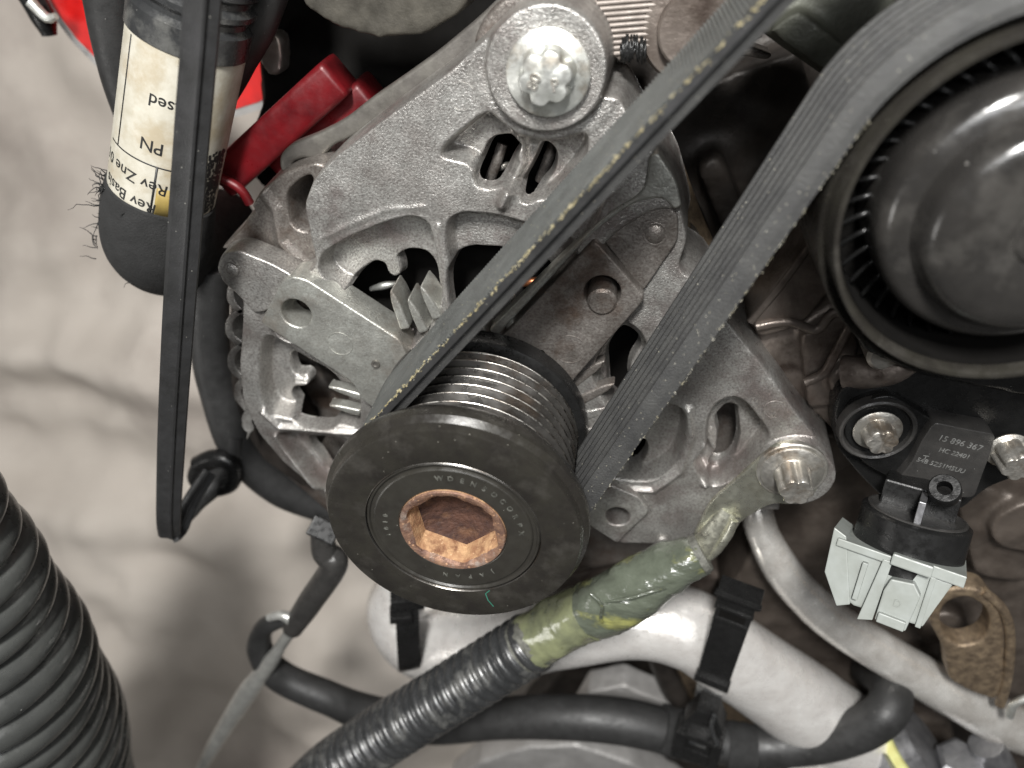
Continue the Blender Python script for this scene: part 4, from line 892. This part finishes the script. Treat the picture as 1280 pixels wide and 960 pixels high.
def band(ang0, ang1, a0, a1, name, m, off=.006):
    bm = bmesh.new(); n = max(2, int(abs(ang1 - ang0) / .05)); rows = []
    for i in range(n + 1):
        th = ang0 + (ang1 - ang0) * i / n; r = RH + off
        rows.append([bm.verts.new(fh.pt(math.sin(th) * rr, a, math.cos(th) * rr)) for rr, a in ((r, a0), (r, a1), (r - .004, a1), (r - .004, a0))])
    for x, y in zip(rows, rows[1:]):
        for j in range(4): bm.faces.new((x[j], x[(j + 1) % 4], y[(j + 1) % 4], y[j]))
    bm.faces.new(rows[0][::-1]); bm.faces.new(rows[-1])
    return link(name, bm2me(bm, name), m, HL)
LL = LH
on_hose('ased', -.18, LL * .30, .46); on_hose('PN', -.30, LL * .56, .48)
on_hose('Rev Zne 01', -.66, LL * .79, .46, PI - .08); on_hose('Rev Basis', -.66, LL * .93, .46, PI - .08)
band(-1.25, .5, LL * .67, LL * .67 + .04, 'printed_line', 'ink'); band(-.17, -.13, LL * .67, LL, 'printed_line', 'ink'); band(-1.02, -.985, .2, LL * .67, 'printed_line', 'ink'); band(-1.3, 1.4, LL * 1.0, LL * 1.0 + .03, 'printed_line', 'ink')
band(-.10, .55, LL * .80, LL * .995, 'ochre_patch', 'ochre')
bm = bmesh.new()
for i in range(340):
    th = .75 + random.random() * .5; a = LL * (.55 + .42 * random.random()); s = .045
    vs = [bm.verts.new(fh.pt(math.sin(th + x / RH) * (RH + .008), a + y, math.cos(th + x / RH) * (RH + .008))) for x, y in ((-s, -s), (s, -s), (s, s), (-s, s))]; bm.faces.new(vs)
link('worn_print', bm2me(bm, 'wp'), 'ink', HL, kind='stuff')
# loose threads
def threads():
    bm = bmesh.new()
    for i in range(46):
        a = LH + random.choice([random.uniform(-.05, .25), random.uniform(.3, 2.5)]); th = -PI / 2 + random.gauss(.15, .28)
        r0 = RH * 1.07; p = fh.pt(math.sin(th) * r0 * .99, a, math.cos(th) * r0 * .99)
        if i > 40: p = fh.pt(-.4 + (i - 40) * .1, LH + 2.7, .9)
        d = (fh.u * -1 + fh.a * random.gauss(-.1, .7) + fh.w * random.gauss(0, .4)).normalized(); L_ = random.uniform(.15, .6) * (2.8 if i in (3, 42) else 1)
        pts = [p]
        for s in range(6):
            d = (d + Vector((random.gauss(0, .3), random.gauss(0, .3), random.gauss(0, .3)))).normalized(); pts.append(pts[-1] + d * L_ / 6)
        tube_bm(bm, pts, [.018, .016, .014, .012, .010, .008, .005], 5)
    link('loose_threads', bm2me(bm, 'th'), 'fabric', HL, kind='stuff')
threads()
tag(tube('dark_hose', [(128, -60, -9), (140, 20, -9), (152, 90, -9.2), (176, 170, -9.6)], [34, 30, 26, 22], 'rubber'), 'dark hose behind the left edge of the labelled hose', 'hose')
tag(tube('dark_hose', [(340, -60, -8), (318, 20, -8), (290, 80, -8.4), (262, 140, -9)], [36, 30, 26, 20], 'rubber'), 'dark hose passing behind the right edge of the labelled hose at top', 'hose')
# red bits
RB = thing('red_bin', 'bright red plastic bin with pale rim seen behind the labelled hose', 'bin')
def arc_panel(name, c, r, a0, a1, h0, h1, th, m, par):
    bm = bmesh.new(); rows = []
    for i in range(33):
        a = math.radians(a0 + (a1 - a0) * i / 32)
        rows.append([bm.verts.new((c[0] + rr * math.cos(a), c[1] + rr * math.sin(a), z)) for rr, z in ((r, h0), (r, h1), (r - th, h1), (r - th, h0))])
    for x, y in zip(rows, rows[1:]):
        for j in range(4): bm.faces.new((x[j], x[(j + 1) % 4], y[(j + 1) % 4], y[j]))
    bm.faces.new(rows[0][::-1]); bm.faces.new(rows[-1]); return sharp(link(name, bm2me(bm, name), m, par), 40)
q1, q2, q3 = (P(*x).to_2d() for x in ((62, -6, -15), (133, 80, -15), (348, 108, -15)))
def circ3(a, b, c_):
    ax, ay, bx, by, cx, cy = *a, *b, *c_; d = 2 * (ax * (by - cy) + bx * (cy - ay) + cx * (ay - by))
    ux = ((ax * ax + ay * ay) * (by - cy) + (bx * bx + by * by) * (cy - ay) + (cx * cx + cy * cy) * (ay - by)) / d
    uy = ((ax * ax + ay * ay) * (cx - bx) + (bx * bx + by * by) * (ax - cx) + (cx * cx + cy * cy) * (bx - ax)) / d
    return Vector((ux, uy)), (Vector((ux, uy)) - a).length
rc, rr_ = circ3(q1, q2, q3)
arc_panel('bin_wall', rc, rr_ * .985, 0, 360, -15.2, -19, .5, 'red', RB); arc_panel('bin_rim', rc, rr_ + .1, 0, 360, -14.95, -15.3, 1.2, 'red', RB)
arc_panel('pale_rim', rc, rr_ + .38, 0, 360, -15.0, -15.25, .28, 'grey_cast', RB)
RD = thing('red_bracket', 'red painted bracket, shade put into its colour, between the labelled hose and the grey lever', 'bracket')
fr1 = Fr(P(285, 215, -8.2), P(420, 92, -8.6)); k = depth(fr1.o) / FPX; L_ = (P(420, 92, -8.6) - fr1.o).length
link('bracket_arm', join([fr1.box(-20 * k, 26 * k, -.4, L_, -1.2, .3, .18), fr1.box(20 * k, 95 * k, L_ * .2, L_ * 1.05, -2.0, -.3, .2)]), 'red_shaded', RD)
tube('bracket_seam', [(276, 222, -7.6), (300, 236, -7.6), (312, 254, -7.7)], 6, 'red_shaded', RD)
tag(plate('grey_lever', [(350, 216), (348, 196), (360, 182), (398, 167), (430, 150), (462, 124), (500, 98), (545, 66), (600, 20), (650, -30), (720, -20), (640, 60), (598, 92), (545, 112), (500, 130), (470, 152), (440, 172), (415, 182), (404, 196), (384, 212), (366, 222)], [[(366, 214), (364, 204), (378, 198), (392, 200), (384, 212)]], -6.4, .45, 'stamped', None, .1, 2, .1), 'grey stamped lever behind the alternator arm with small hole at its end', 'lever')
tag(block('silver_shield', [(372, -20), (378, 6), (420, 34), (470, 48), (530, 44), (580, 14), (600, -30)], -6.8, 1.6, 'shield', .1, warp=.03), 'silvery curved shield edge at the top of the picture', 'heat shield')
tag(block('grey_tab', [(322, 62), (336, 38), (352, 48), (352, 92), (338, 98), (320, 72)], -10, .8, 'zinc_old', .1, warp=0), 'small pale metal tab above the red bin', 'tab')
tag(block('dark_panel', [(300, -40), (640, -60), (640, 60), (470, 140), (400, 200), (330, 240), (300, 200), (330, 120)], -11, 1.0, 'void', .15), 'black shroud standing for the dark gap behind the red bracket', 'panel')  # near-black panel, the gap's darkness is in its colour
cp = thing('chrome_latch', 'blurred black and chrome latch at the top left corner', 'latch')
tube('latch_body', [(30, -20, -14), (52, 18, -14), (62, 44, -14)], [16, 15, 9], 'plastic', cp); tube('latch_trim', [(38, 2, -13), (58, 22, -13), (70, 20, -13)], [7, 6, 4], 'zinc', cp); tube('latch_trim', [(36, -16, -13), (56, -8, -13)], [5, 5], 'red', cp)

# ------------------------------------------------------------------ top: ribbed block, boss, green bracket
RBK = thing('ridged_block', 'worn grey block with fine parallel ridges beside the top bolt', 'block')
block('block_core', [(735, -40), (820, -40), (822, 58), (800, 68), (770, 78), (748, 40)], -6.4, 2.5, 'ridges', .08, warp=0, parent=RBK)
for i in range(12):
    y = -14 + i * 7.2
    tube('ridge', [(746, y + 4, -6.38), (820 - max(0, i - 9) * 8, y - 2, -6.38)], 2.8, 'ridges', RBK, 8)
bm = bmesh.new()
for i in range(40):
    x = random.uniform(775, 810); p = P(x, 50 + random.uniform(-8, 6), -6.2); q = P(x + random.gauss(0, 3), 76 + random.uniform(-5, 5), -6.1)
    tube_bm(bm, [p, p.lerp(q, .5) + Vector((0, 0, .05)), q], [.02, .03, .01], 5)
link('torn_bristles', bm2me(bm, 'b'), 'plastic', RBK, kind='stuff')
tag(lathe('round_boss', [(0, -6.0), (.75, -6.0), (.8, -6.05), (.82, -6.3), (1.12, -6.35), (1.2, -6.5), (1.25, -8), (0, -8)], P(868, 38, -6.2).to_2d(), 'block', None), 'round machined boss half hidden behind the left belt run', 'boss')
tag(cast('ear_sleeve', [cyl_me(P(676, 60, -7).to_2d(), 1.42, -5.7, 4.5)], 'cast_dark', None, .08, 3), 'dark metal sleeve standing behind the top alternator ear', 'sleeve')
gb = thing('green_bracket', 'grey green casting arm between the two belt runs at the top', 'bracket')
block('arm', [(925, 10), (975, -60), (1130, -60), (1120, 40), (1050, 100), (1030, 96), (950, 40)], -6.5, 1.5, 'green', .1, parent=gb, extra=[([(960, 38), (1000, 10), (1070, 70), (1045, 100)], -6.1, 1.0)])
tube('arm_flange', [(905, 66, -6.6), (935, 50, -6.6), (952, 42, -6.6)], [6, 5, 4], 'cast_dark', gb)
tag(block('small_bracket', [(905, 78), (935, 56), (968, 68), (960, 76), (930, 70)], -7.6, .8, 'cast_dark', .06, warp=0), 'tiny pale bracket corner between the belt runs', 'bracket')
tag(tube('vertical_pipe', [(800, 150, -8.6), (824, 190, -8.6), (850, 260, -8.6), (880, 330, -8.8), (905, 380, -9)], [22, 22, 22, 22, 20], 'bronze'), 'brownish pipe in shade right of the alternator shoulder', 'pipe')
